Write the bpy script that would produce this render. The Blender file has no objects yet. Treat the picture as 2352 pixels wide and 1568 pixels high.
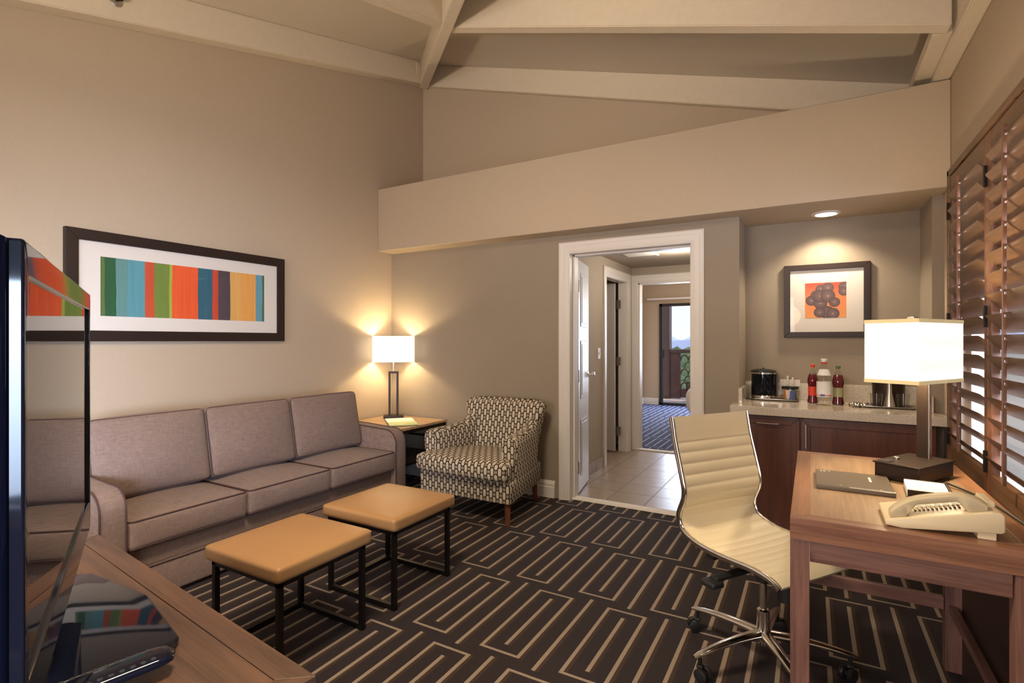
import bpy, bmesh, math, random
from mathutils import Vector, Matrix
random.seed(7)
PI = math.pi
SC = bpy.context.scene
COL = SC.collection

# ------------------------------------------------------------------ camera
cam_d = bpy.data.cameras.new('camera')
cam = bpy.data.objects.new('camera', cam_d); COL.objects.link(cam)
cam.location = (0, 0, 1.3)
cam.rotation_euler = (PI/2, 0, math.radians(29.744))
cam_d.sensor_width = 36; cam_d.lens = 36*1200.54/2352
cam_d.shift_y = -2.0/2352
cam_d.clip_start = 0.02; cam_d.clip_end = 5000
SC.camera = cam

# ------------------------------------------------------------------ world and exposure
SC.view_settings.view_transform = 'Standard'
SC.view_settings.look = 'None'
SC.view_settings.gamma = 1.0
SC.view_settings.exposure = 0.02
SC.view_settings.use_curve_mapping = False
W = bpy.data.worlds.new('world'); SC.world = W; W.use_nodes = True
wn = W.node_tree.nodes; wl = W.node_tree.links
bg = wn['Background']
tc = wn.new('ShaderNodeTexCoord'); sx = wn.new('ShaderNodeSeparateXYZ'); rp = wn.new('ShaderNodeValToRGB')
wl.new(tc.outputs['Generated'], sx.inputs[0]); wl.new(sx.outputs['Z'], rp.inputs[0]); wl.new(rp.outputs[0], bg.inputs[0])
rp.color_ramp.elements[0].position = 0.0; rp.color_ramp.elements[0].color = (0.80, 0.88, 1.0, 1)
rp.color_ramp.elements[1].position = 0.6; rp.color_ramp.elements[1].color = (0.45, 0.62, 1.0, 1)
bg.inputs[1].default_value = 1.25

# ------------------------------------------------------------------ lights
def lamp(name, kind, loc, power, color, size=0.1, rot=None, size_y=None, spot=None, blend=0.5):
    d = bpy.data.lights.new(name, kind); d.energy = power; d.color = color
    if kind == 'AREA':
        d.size = size
        if size_y: d.shape = 'RECTANGLE'; d.size_y = size_y
    elif kind == 'SUN': d.angle = size
    else: d.shadow_soft_size = size
    if spot: d.spot_size = math.radians(spot); d.spot_blend = blend
    o = bpy.data.objects.new(name, d); COL.objects.link(o); o.location = loc
    if rot: o.rotation_euler = rot
    return o
def aim(o, t):
    o.rotation_euler = (Vector(t)-o.location).to_track_quat('-Z', 'Y').to_euler()
WARM = (1.0, 0.72, 0.42); WARM2 = (1.0, 0.74, 0.44); COOL = (0.66, 0.80, 1.0)
# daylight through the window in the wall behind the camera
a = lamp('daylight_back_window', 'AREA', (-1.4, -2.45, 1.35), 42, (0.98, 0.86, 0.82), 2.3, size_y=1.5); aim(a, (-1.9, 2.0, 0.5)); a.data.spread = math.radians(100)
# daylight outside the shuttered window and the bedroom slider
a = lamp('daylight_shutters', 'AREA', (2.3, 1.3, 1.9), 380, (0.74, 0.80, 1.0), 2.4, size_y=1.8); aim(a, (0.7, 2.8, 1.3))
a = lamp('daylight_bedroom_door', 'AREA', (-1.4, 10.55, 1.2), 150, (0.70, 0.80, 1.0), 2.2, size_y=1.8); aim(a, (-1.4, 6.0, 0.3))
# unseen warm lights added outside the frame to lift ceiling, walls and tops
a = lamp('ceiling_fill_spot', 'SPOT', (-1.9, -0.6, 1.75), 230, (1.0, 0.82, 0.58), 0.12, spot=95, blend=1.0); aim(a, (-2.4, 2.0, 4.3))  # added uplight for the ceiling and left beam, no fixture modelled
lamp('warm_fill_point', 'POINT', (-0.3, -1.0, 1.7), 14, WARM2, 0.16)  # added warm fill behind the camera
a = lamp('soffit_fill_spot', 'SPOT', (-0.9, -1.2, 1.75), 125, (1.0, 0.80, 0.58), 0.12, spot=42, blend=1.0); aim(a, (-0.9, 3.74, 2.50))  # added spot that makes the bright patch on the middle of the soffit
a = lamp('daylight_side_window', 'AREA', (0.66, -1.3, 1.10), 21, (0.60, 0.74, 1.0), 1.6, size_y=0.9); aim(a, (-3.6, 1.5, 0.75)); a.data.spread = math.radians(46)
a = lamp('overhead_fill', 'AREA', (-1.3, 1.0, 2.72), 66, (1.0, 0.80, 0.56), 0.45); a.rotation_euler = (0, 0, 0)  # added downward light for seats and table tops, fixture unseen
lamp('hall_light', 'POINT', (-1.1, 5.1, 2.05), 17, (1.0, 0.86, 0.70), 0.10)
lamp('bedroom_light', 'POINT', (-0.6, 8.6, 2.2), 46, WARM2, 0.15)
SUN = lamp('sun', 'SUN', (6, 14, 12), 2.2, (1.0, 0.95, 0.86), 0.02); aim(SUN, (2, 18, 0))

# ------------------------------------------------------------------ node helper
class E:
    """tiny wrapper that turns python arithmetic into math nodes"""
    def __init__(s, nt, sock): s.nt = nt; s.s = sock
    def _m(s, op, *others, clamp=False):
        n = s.nt.nodes.new('ShaderNodeMath'); n.operation = op; n.use_clamp = clamp
        for i, v in enumerate((s,)+others):
            if isinstance(v, E): s.nt.links.new(v.s, n.inputs[i])
            else: n.inputs[i].default_value = v
        return E(s.nt, n.outputs[0])
    def __add__(s, o): return s._m('ADD', o)
    def __sub__(s, o): return s._m('SUBTRACT', o)
    def __mul__(s, o): return s._m('MULTIPLY', o)
    def __truediv__(s, o): return s._m('DIVIDE', o)
    def floor(s): return s._m('FLOOR')
    def mod(s, o): return s._m('FLOORED_MODULO', o)
    def abs(s): return s._m('ABSOLUTE')
    def lt(s, o): return s._m('LESS_THAN', o)
    def gt(s, o): return s._m('GREATER_THAN', o)
    def mn(s, o): return s._m('MINIMUM', o)
    def mx(s, o): return s._m('MAXIMUM', o)
    def sqrt(s): return s._m('SQRT')
    def clamp(s): return s._m('ADD', 0.0, clamp=True)

def newmat(name):
    m = bpy.data.materials.new(name); m.use_nodes = True
    return m, m.node_tree, m.node_tree.nodes['Principled BSDF']
def L(nt, a, b): nt.links.new(a.s if isinstance(a, E) else a, b)
def objco(nt):
    t = nt.nodes.new('ShaderNodeTexCoord'); return t.outputs['Object']
def sep(nt, v):
    n = nt.nodes.new('ShaderNodeSeparateXYZ'); nt.links.new(v, n.inputs[0])
    return E(nt, n.outputs[0]), E(nt, n.outputs[1]), E(nt, n.outputs[2])
def mapping(nt, v, scale=(1,1,1), rot=(0,0,0)):
    n = nt.nodes.new('ShaderNodeMapping'); nt.links.new(v, n.inputs[0])
    n.inputs['Scale'].default_value = scale; n.inputs['Rotation'].default_value = rot
    return n.outputs[0]
def noise(nt, v, scale, detail=3, rough=0.55):
    n = nt.nodes.new('ShaderNodeTexNoise'); nt.links.new(v, n.inputs['Vector'])
    n.inputs['Scale'].default_value = scale; n.inputs['Detail'].default_value = detail
    n.inputs['Roughness'].default_value = rough
    return E(nt, n.outputs['Fac'])
def mixc(nt, f, a, b):
    n = nt.nodes.new('ShaderNodeMix'); n.data_type = 'RGBA'
    if isinstance(f, E): nt.links.new(f.s, n.inputs[0])
    else: n.inputs[0].default_value = f
    for k, v in ((6, a), (7, b)):
        if isinstance(v, tuple): n.inputs[k].default_value = v if len(v) == 4 else v+(1,)
        else: nt.links.new(v, n.inputs[k])
    return n.outputs[2]
def bump(nt, h, strength=0.2, dist=0.002):
    n = nt.nodes.new('ShaderNodeBump'); n.inputs['Strength'].default_value = strength
    n.inputs['Distance'].default_value = dist
    L(nt, h, n.inputs['Height']); return n.outputs[0]
def ramp(nt, f, stops, const=False):
    n = nt.nodes.new('ShaderNodeValToRGB'); L(nt, f, n.inputs[0]); cr = n.color_ramp
    if const: cr.interpolation = 'CONSTANT'
    while len(cr.elements) < len(stops): cr.elements.new(0.5)
    for e, (p, c) in zip(cr.elements, stops): e.position = p; e.color = c+(1,)
    return n.outputs[0]
def srgb(r, g, b):
    f = lambda c: (c/255/12.92) if c/255 <= 0.04045 else ((c/255+0.055)/1.055)**2.4
    return (f(r), f(g), f(b))

def plain(name, col, rough=0.5, metal=0.0, coat=0.0, spec=0.5, emit=None, es=0.0, trans=0.0, ior=1.45, var=0.0):
    m, nt, b = newmat(name)
    b.inputs['Base Color'].default_value = col+(1,)
    b.inputs['Roughness'].default_value = rough; b.inputs['Metallic'].default_value = metal
    b.inputs['Coat Weight'].default_value = coat; b.inputs['Specular IOR Level'].default_value = spec
    b.inputs['Transmission Weight'].default_value = trans; b.inputs['IOR'].default_value = ior
    if emit: b.inputs['Emission Color'].default_value = emit+(1,); b.inputs['Emission Strength'].default_value = es
    if var:
        f = noise(nt, objco(nt), 9.0, 3)
        d = tuple(c*(1-var) for c in col); u = tuple(min(1, c*(1+var)) for c in col)
        L(nt, mixc(nt, f, d, u), b.inputs['Base Color'])
    return m
def paint(name, col, bumps=0.25, scale=90, weave=False, rough=0.85):
    m, nt, b = newmat(name); co = objco(nt)
    b.inputs['Roughness'].default_value = rough; b.inputs['Specular IOR Level'].default_value = 0.25
    if weave:
        h1 = noise(nt, mapping(nt, co, (1, 1, 14)), 45, 3)
        h2 = noise(nt, mapping(nt, co, (12, 12, 1)), 45, 3)
        h = (h1+h2)*0.5; v = 0.16
    else:
        h = noise(nt, co, scale, 4); v = 0.05
    big = noise(nt, co, 2.0, 2)
    f = (h*0.75+big*0.25)
    k = tuple(c*(1-v*1.6) for c in col); u = tuple(min(1, c*(1+v*1.6)) for c in col)
    L(nt, mixc(nt, f, k, u), b.inputs['Base Color'])
    L(nt, bump(nt, h, bumps, 0.0015), b.inputs['Normal'])
    return m
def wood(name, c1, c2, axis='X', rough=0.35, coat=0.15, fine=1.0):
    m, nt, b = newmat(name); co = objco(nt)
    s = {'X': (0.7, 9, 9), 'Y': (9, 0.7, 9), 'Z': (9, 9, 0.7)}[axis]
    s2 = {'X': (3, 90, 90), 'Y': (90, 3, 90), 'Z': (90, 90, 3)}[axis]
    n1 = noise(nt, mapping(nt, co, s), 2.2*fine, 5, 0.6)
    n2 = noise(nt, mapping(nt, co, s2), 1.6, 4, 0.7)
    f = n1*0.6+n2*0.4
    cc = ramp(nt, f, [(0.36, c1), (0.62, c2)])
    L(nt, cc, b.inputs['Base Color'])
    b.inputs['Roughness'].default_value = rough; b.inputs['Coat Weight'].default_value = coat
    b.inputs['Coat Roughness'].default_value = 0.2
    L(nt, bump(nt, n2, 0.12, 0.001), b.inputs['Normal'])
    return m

def carpet(name, dark, brown, line, blotch):
    m, nt, b = newmat(name); co = objco(nt); x, y, z = sep(nt, co)
    row = ((y-1.83)/0.65).floor(); v = (y-1.83).mod(0.65); par = row.mod(2.0)
    u = (x+1.60-par*0.185).mod(0.37)
    def band(c, lo, hi, w):
        return (u-c).abs().lt(w)*v.gt(lo)*v.lt(hi)
    def band2(c, lo, hi, w):
        return (u-c).abs().lt(w)*v.gt(lo)*v.lt(hi)
    W_ = 0.0085
    f = band(0.0075, 0.04, 0.615, W_).mx(band(0.185, 0.04, 0.615, W_)).mx(band(0.0965, 0.10, 0.555, W_)).mx(band(0.278, 0.0, 0.65, W_))
    hz = ((v-0.046).abs().lt(0.007)).mx((v-0.609).abs().lt(0.007))*u.lt(0.1925)
    f = f.mx(hz)
    o = 0.015
    g = band(0.0075+o, 0.05, 0.60, 0.009).mx(band(0.185+o, 0.04, 0.615, 0.009)).mx(band(0.0965+o, 0.10, 0.555, 0.009)).mx(band(0.278+o, 0.0, 0.65, 0.009))
    sp = noise(nt, co, 260, 2, 0.7); tw = noise(nt, co, 70, 2)
    base = mixc(nt, (sp*0.7+tw*0.3), tuple(c*0.35 for c in dark), tuple(c*1.7 for c in dark))
    c = mixc(nt, g*0.8, base, brown)
    ln = mixc(nt, sp, tuple(q*0.45 for q in line), tuple(min(1, q*1.45) for q in line))
    c = mixc(nt, f, c, ln)
    L(nt, c, b.inputs['Base Color'])
    b.inputs['Roughness'].default_value = 0.95; b.inputs['Specular IOR Level'].default_value = 0.15
    b.inputs['Sheen Weight'].default_value = blotch
    L(nt, bump(nt, sp, 0.5, 0.004), b.inputs['Normal'])
    return m

def tile_mat():
    m, nt, b = newmat('hall_tile'); co = objco(nt); x, y, z = sep(nt, co)
    u = (x+1.45).mod(0.305); v = (y-4.37).mod(0.29)
    g = (u.lt(0.007)).mx(v.lt(0.006))
    n = noise(nt, co, 9, 4)
    c = mixc(nt, n, srgb(140, 122, 106), srgb(176, 160, 146))
    c = mixc(nt, g, c, srgb(96, 86, 78))
    L(nt, c, b.inputs['Base Color'])
    r = E(nt, g.s)*0.4+0.28; L(nt, r, b.inputs['Roughness'])
    L(nt, bump(nt, g*-1.0+n*0.2, 0.35, 0.002), b.inputs['Normal'])
    return m

def link_fabric():
    """cream fabric with brown elongated chain links, box mapped"""
    m, nt, b = newmat('link_fabric'); co = objco(nt); x, y, z = sep(nt, co)
    ge = nt.nodes.new('ShaderNodeTexCoord'); nx, ny, nz = sep(nt, ge.outputs['Normal'])
    ax, ay, az = nx.abs(), ny.abs(), nz.abs()
    isz = az.gt(0.72); isx = ax.gt(ay)*(isz*-1.0+1.0)
    uu = y*isx + x*(isx*-1.0+1.0)
    vv = y*isz + z*(isz*-1.0+1.0)
    PU, PV = 0.054, 0.088
    def ring(ou, ov):
        a = ((uu+ou).mod(PU)-PU/2); c = ((vv+ov).mod(PV)-PV/2).abs()
        d = (c-0.016).mx(0.0); r = (a*a+d*d).sqrt()
        rg = (r-0.0150).abs().lt(0.0040)
        ln = a.abs().lt(0.0024)*c.gt(0.031)
        return rg.mx(ln)
    f = ring(0, 0).mx(ring(PU/2, PV/2))
    w = noise(nt, co, 240, 2)
    cream = mixc(nt, w, srgb(176, 164, 146), srgb(220, 210, 192))
    c = mixc(nt, f, cream, srgb(58, 46, 40))
    L(nt, c, b.inputs['Base Color'])
    b.inputs['Roughness'].default_value = 0.9; b.inputs['Specular IOR Level'].default_value = 0.2
    L(nt, bump(nt, w-f*0.5, 0.3, 0.002), b.inputs['Normal'])
    return m

def fabric(name, c1, c2, scale=1.0):
    m, nt, b = newmat(name); co = objco(nt)
    a = noise(nt, mapping(nt, co, (14, 2.0, 60)), 9*scale, 3); c_ = noise(nt, mapping(nt, co, (3, 60, 4)), 8*scale, 3)
    f = a*0.55+c_*0.45
    L(nt, ramp(nt, f, [(0.32, c1), (0.68, c2)]), b.inputs['Base Color'])
    b.inputs['Roughness'].default_value = 0.9; b.inputs['Specular IOR Level'].default_value = 0.2
    b.inputs['Sheen Weight'].default_value = 0.12
    L(nt, bump(nt, f, 0.3, 0.002), b.inputs['Normal'])
    return m
def leather(name, c, rough=0.42, var=0.10):
    m, nt, b = newmat(name); co = objco(nt)
    n = noise(nt, co, 5, 3); g = noise(nt, co, 300, 3)
    L(nt, mixc(nt, n, tuple(q*(1-var) for q in c), tuple(min(1, q*(1+var)) for q in c)), b.inputs['Base Color'])
    b.inputs['Roughness'].default_value = rough
    L(nt, bump(nt, g, 0.12, 0.001), b.inputs['Normal'])
    return m
def speckle(name, c1, c2, rough=0.15):
    m, nt, b = newmat(name); co = objco(nt)
    f = noise(nt, co, 120, 3, 0.7)
    L(nt, ramp(nt, f, [(0.38, c1), (0.55, c2)]), b.inputs['Base Color'])
    b.inputs['Roughness'].default_value = rough; b.inputs['Coat Weight'].default_value = 0.3
    return m
def shade_mat(name, col, s, trim=None):
    m, nt, b = newmat(name)
    b.inputs['Base Color'].default_value = (0.85, 0.80, 0.68, 1); b.inputs['Roughness'].default_value = 0.9
    b.inputs['Emission Color'].default_value = col+(1,); b.inputs['Emission Strength'].default_value = s
    w = noise(nt, mapping(nt, objco(nt), (60, 60, 4)), 8, 2)
    L(nt, bump(nt, w, 0.1, 0.001), b.inputs['Normal'])
    return m
def plums():
    m, nt, b = newmat('fruit_print'); co = objco(nt); x, y, z = sep(nt, co)
    bgc = ramp(nt, (z-1.46)*4.0+noise(nt, co, 12, 2)*0.15, [(0.0, srgb(232, 160, 96)), (0.7, srgb(228, 128, 84)), (1.0, srgb(205, 84, 66))])
    spots = [(0.005,1.585,.036),(0.035,1.622,.036),(0.062,1.665,.032),(0.105,1.672,.036),(0.06,1.565,.042),(0.06,1.615,.045),(0.105,1.615,.045),(0.145,1.57,.034),(0.10,1.50,.045),(0.135,1.49,.04),(0.055,1.50,.036),(0.205,1.675,.036),(0.20,1.645,.032)]
    cc = bgc
    ds = None
    for i, (px, pz, r) in enumerate(spots):
        dx = x-px; dz = z-pz; d = (dx*dx+dz*dz).sqrt()/r
        f = d.lt(1.0)
        body = ramp(nt, d, [(0.0, srgb(168, 140, 138)), (0.25, srgb(122, 98, 98)), (0.85, srgb(100, 82, 86)), (1.0, srgb(76, 62, 68))])
        cc = mixc(nt, f, cc, body)
    L(nt, cc, b.inputs['Base Color']); b.inputs['Roughness'].default_value = 0.6
    return m
def stripes():
    m, nt, b = newmat('stripe_print'); co = objco(nt); x, y, z = sep(nt, co)
    ys = [1.461,1.481,1.536,1.60,1.693,1.749,1.839,1.856,2.021,2.12,2.161,2.248,2.33,2.444,2.496]
    cs = [(88,112,62),(36,88,54),(96,142,140),(88,150,162),(196,80,50),(112,134,60),(166,176,76),(228,92,46),(44,96,118),(196,74,50),(78,66,76),(222,172,98),(228,164,84),(98,156,178),(70,104,62)]
    lo, hi = 1.461, 2.516
    wob = noise(nt, mapping(nt, co, (1, 3, 2)), 3, 2)
    f = (y-lo+(wob-0.5)*0.012)/(hi-lo)
    c = ramp(nt, f, [((a-lo)/(hi-lo), srgb(*q)) for a, q in zip(ys, cs)], True)
    st = noise(nt, mapping(nt, co, (1, 60, 1.2)), 2, 3)
    dk = nt.nodes.new('ShaderNodeHueSaturation'); L(nt, st*0.5+0.75, dk.inputs['Value']); L(nt, c, dk.inputs['Color'])
    L(nt, dk.outputs[0], b.inputs['Base Color']); b.inputs['Roughness'].default_value = 0.6
    return m
def glassy(name, col=(1,1,1), rough=0.02, ior=1.45):
    m, nt, b = newmat(name)
    out = nt.nodes['Material Output']
    g = nt.nodes.new('ShaderNodeBsdfGlossy'); g.inputs['Roughness'].default_value = rough
    t = nt.nodes.new('ShaderNodeBsdfTransparent'); t.inputs[0].default_value = col+(1,)
    fr = nt.nodes.new('ShaderNodeFresnel'); fr.inputs[0].default_value = ior
    # thin unrefracted pane: keep the same reflectance on its inner face
    ge = nt.nodes.new('ShaderNodeNewGeometry'); bf = E(nt, ge.outputs['Backfacing'])
    L(nt, bf*(1.0/ior-ior)+ior, fr.inputs[0])
    mx = nt.nodes.new('ShaderNodeMixShader')
    nt.links.new(fr.outputs[0], mx.inputs[0]); nt.links.new(t.outputs[0], mx.inputs[1]); nt.links.new(g.outputs[0], mx.inputs[2])
    nt.links.new(mx.outputs[0], out.inputs['Surface'])
    return m

M = {}
M['cream_wall'] = paint('cream_wall', (0.50, 0.405, 0.300), 0.35, weave=False, scale=60)
M['linen_wall'] = paint('linen_wall', (0.315, 0.262, 0.205), 0.5, weave=True)
M['ceiling'] = paint('ceiling_paint', (0.66, 0.59, 0.49), 0.3, 70)
M['beam'] = paint('beam_paint', (0.72, 0.63, 0.50), 0.5, 25)
M['hall_wall'] = paint('hall_wall', (0.42, 0.36, 0.29), 0.2)
M['white'] = plain('white_trim', (0.72, 0.68, 0.64), 0.4)
M['white_door'] = plain('white_door', (0.70, 0.70, 0.70), 0.38)
M['carpet'] = carpet('patterned_carpet', srgb(43, 35, 36), srgb(66, 50, 38), srgb(144, 129, 114), 0.05)
M['daylitcarpet'] = carpet('daylit_carpet', srgb(36, 42, 74), srgb(44, 50, 90), srgb(150, 158, 190), 0.1)  # same carpet as the main room, cool daylight sheen put into its colours
M['tile'] = tile_mat()
M['link'] = link_fabric()
M['sofa'] = fabric('sofa_fabric', srgb(108, 91, 85), srgb(148, 128, 118))
M['piping'] = plain('piping', srgb(74, 54, 54), 0.8)
M['chairleather'] = leather('cream_leather', srgb(228, 215, 184), 0.40, 0.03)
M['tan'] = leather('tan_leather', srgb(164, 124, 80), 0.36, 0.10)
M['walnutX'] = wood('walnut_x', srgb(56, 37, 26), srgb(96, 66, 47), 'X', 0.4, 0.08)
M['walnutY'] = wood('walnut_y', srgb(56, 37, 26), srgb(96, 66, 47), 'Y', 0.4, 0.08)
M['walnutZ'] = wood('walnut_z', srgb(84, 46, 32), srgb(128, 78, 56), 'Z')
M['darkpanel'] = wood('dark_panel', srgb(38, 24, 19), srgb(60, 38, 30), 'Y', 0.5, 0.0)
M['desktop'] = wood('desk_veneer', srgb(130, 102, 76), srgb(168, 138, 108), 'Y', 0.34, 0.12)
M['deskrim'] = wood('desk_rim', srgb(104, 68, 54), srgb(156, 112, 88), 'X', 0.34, 0.12)
M['deskrimY'] = wood('desk_rim_y', srgb(112, 74, 52), srgb(160, 114, 82), 'Y', 0.34, 0.12)
M['deskX'] = wood('desk_body_x', srgb(90, 62, 55), srgb(142, 104, 92), 'X', 0.36, 0.1)
M['deskY'] = wood('desk_body_y', srgb(90, 62, 55), srgb(142, 104, 92), 'Y', 0.36, 0.1)
M['deskZ'] = wood('desk_body_z', srgb(90, 62, 55), srgb(142, 104, 92), 'Z', 0.36, 0.1)
M['shutter'] = wood('shutter_wood', srgb(78, 56, 40), srgb(120, 88, 62), 'Y', 0.4, 0.1)
M['shutterZ'] = wood('shutter_wood_z', srgb(84, 54, 38), srgb(126, 84, 60), 'Z', 0.4, 0.1)
M['cabinet'] = wood('cabinet_wood', srgb(72, 40, 30), srgb(104, 60, 44), 'Z', 0.4, 0.1)
M['sidetop'] = wood('side_table_top', srgb(166, 130, 96), srgb(196, 162, 126), 'X', 0.35, 0.2)
M['darkmetal'] = plain('dark_metal', srgb(36, 30, 28), 0.4, 0.6)
M['bronze'] = plain('bronze_metal', srgb(62, 50, 44), 0.38, 0.7)
M['chrome'] = plain('chrome', (0.82, 0.80, 0.78), 0.13, 1.0)
M['steel'] = plain('brushed_steel', (0.62, 0.58, 0.53), 0.28, 1.0)
M['blackgloss'] = plain('black_gloss', (0.004, 0.005, 0.010), 0.05, spec=0.35)
M['housing'] = plain('tv_housing', (0.004, 0.005, 0.012), 0.05, spec=0.05)
M['screen'] = plain('screen_glass', (0.008, 0.008, 0.009), 0.015, spec=0.5)
M['blackplastic'] = plain('black_plastic', (0.015, 0.015, 0.016), 0.45)
M['blackmatte'] = plain('black_matte', (0.02, 0.018, 0.017), 0.6)
M['frame'] = plain('dark_frame', srgb(40, 26, 22), 0.45, var=0.2)
M['mat'] = plain('mat_board', (0.74, 0.69, 0.64), 0.7)
M['stripes'] = stripes(); M['plums'] = plums()
M['pane'] = glassy('picture_glass', ior=1.22)
M['windowglass'] = glassy('window_glass', ior=1.3)
M['counter'] = speckle('quartz_counter', srgb(184, 172, 156), srgb(206, 195, 178))
M['shade'] = shade_mat('lamp_shade', (1.0, 0.90, 0.70), 1.35)
M['shade2'] = shade_mat('desk_shade', (1.0, 0.93, 0.80), 0.90)
M['shadetrim'] = plain('shade_trim', srgb(214, 196, 150), 0.8, emit=(1.0, 0.78, 0.42), es=0.25)
M['phone'] = plain('phone_plastic', srgb(222, 206, 172), 0.42)
M['phone_dark'] = plain('phone_handset', srgb(206, 192, 160), 0.42)
M['paper'] = plain('paper', (0.85, 0.83, 0.78), 0.7)
M['notebook'] = plain('notebook_cover', srgb(96, 84, 72), 0.35, coat=0.3)
M['red_liquid'] = plain('red_liquid', srgb(92, 8, 22), 0.08, coat=1.0)
M['clearglass'] = glassy('clear_glass', (0.93, 0.94, 0.93), 0.02, 1.35)
M['tumbler'] = glassy('tumbler_glass', (0.93, 0.93, 0.92), 0.02, 1.35)
M['label_white'] = plain('white_label', (0.78, 0.77, 0.76), 0.5)
M['label_red'] = plain('red_label', srgb(214, 70, 44), 0.5)
M['label_mix'] = plain('green_label', srgb(160, 160, 120), 0.5)
M['cap_red'] = plain('red_cap', srgb(220, 66, 40), 0.4)
M['cap_green'] = plain('green_cap', srgb(92, 116, 60), 0.4)
M['cap_white'] = plain('white_cap', (0.8, 0.78, 0.74), 0.4)
M['brass'] = plain('hinge_metal', (0.55, 0.50, 0.45), 0.35, 0.9)
M['bulb'] = plain('downlight_lens', (1, 1, 1), 0.5, emit=(1.0, 0.90, 0.75), es=6.0)
M['plaster'] = plain('outside_stucco', (0.55, 0.42, 0.34), 0.9, var=0.15)
M['redwood'] = wood('red_post', srgb(52, 28, 22), srgb(82, 46, 36), 'Z', 0.5, 0.1)
M['bedding'] = plain('bedding', (0.70, 0.64, 0.58), 0.85)
M['beige_out'] = plain('ground', (0.42, 0.38, 0.30), 0.95, var=0.3)
M['foliage'] = plain('foliage', (0.10, 0.15, 0.06), 0.9, var=0.5)
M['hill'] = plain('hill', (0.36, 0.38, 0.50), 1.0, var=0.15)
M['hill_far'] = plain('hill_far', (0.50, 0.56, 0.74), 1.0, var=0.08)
M['label_orange'] = plain('orange_pack', srgb(200, 112, 40), 0.5)
M['label_green'] = plain('green_pack', srgb(80, 150, 80), 0.5)
M['label_blue'] = plain('blue_pack', srgb(84, 92, 160), 0.5)
M['page_green'] = plain('map_page', srgb(206, 214, 160), 0.6, var=0.2)
M['silver'] = plain('silver_tray', (0.55, 0.52, 0.48), 0.22, 1.0)

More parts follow.
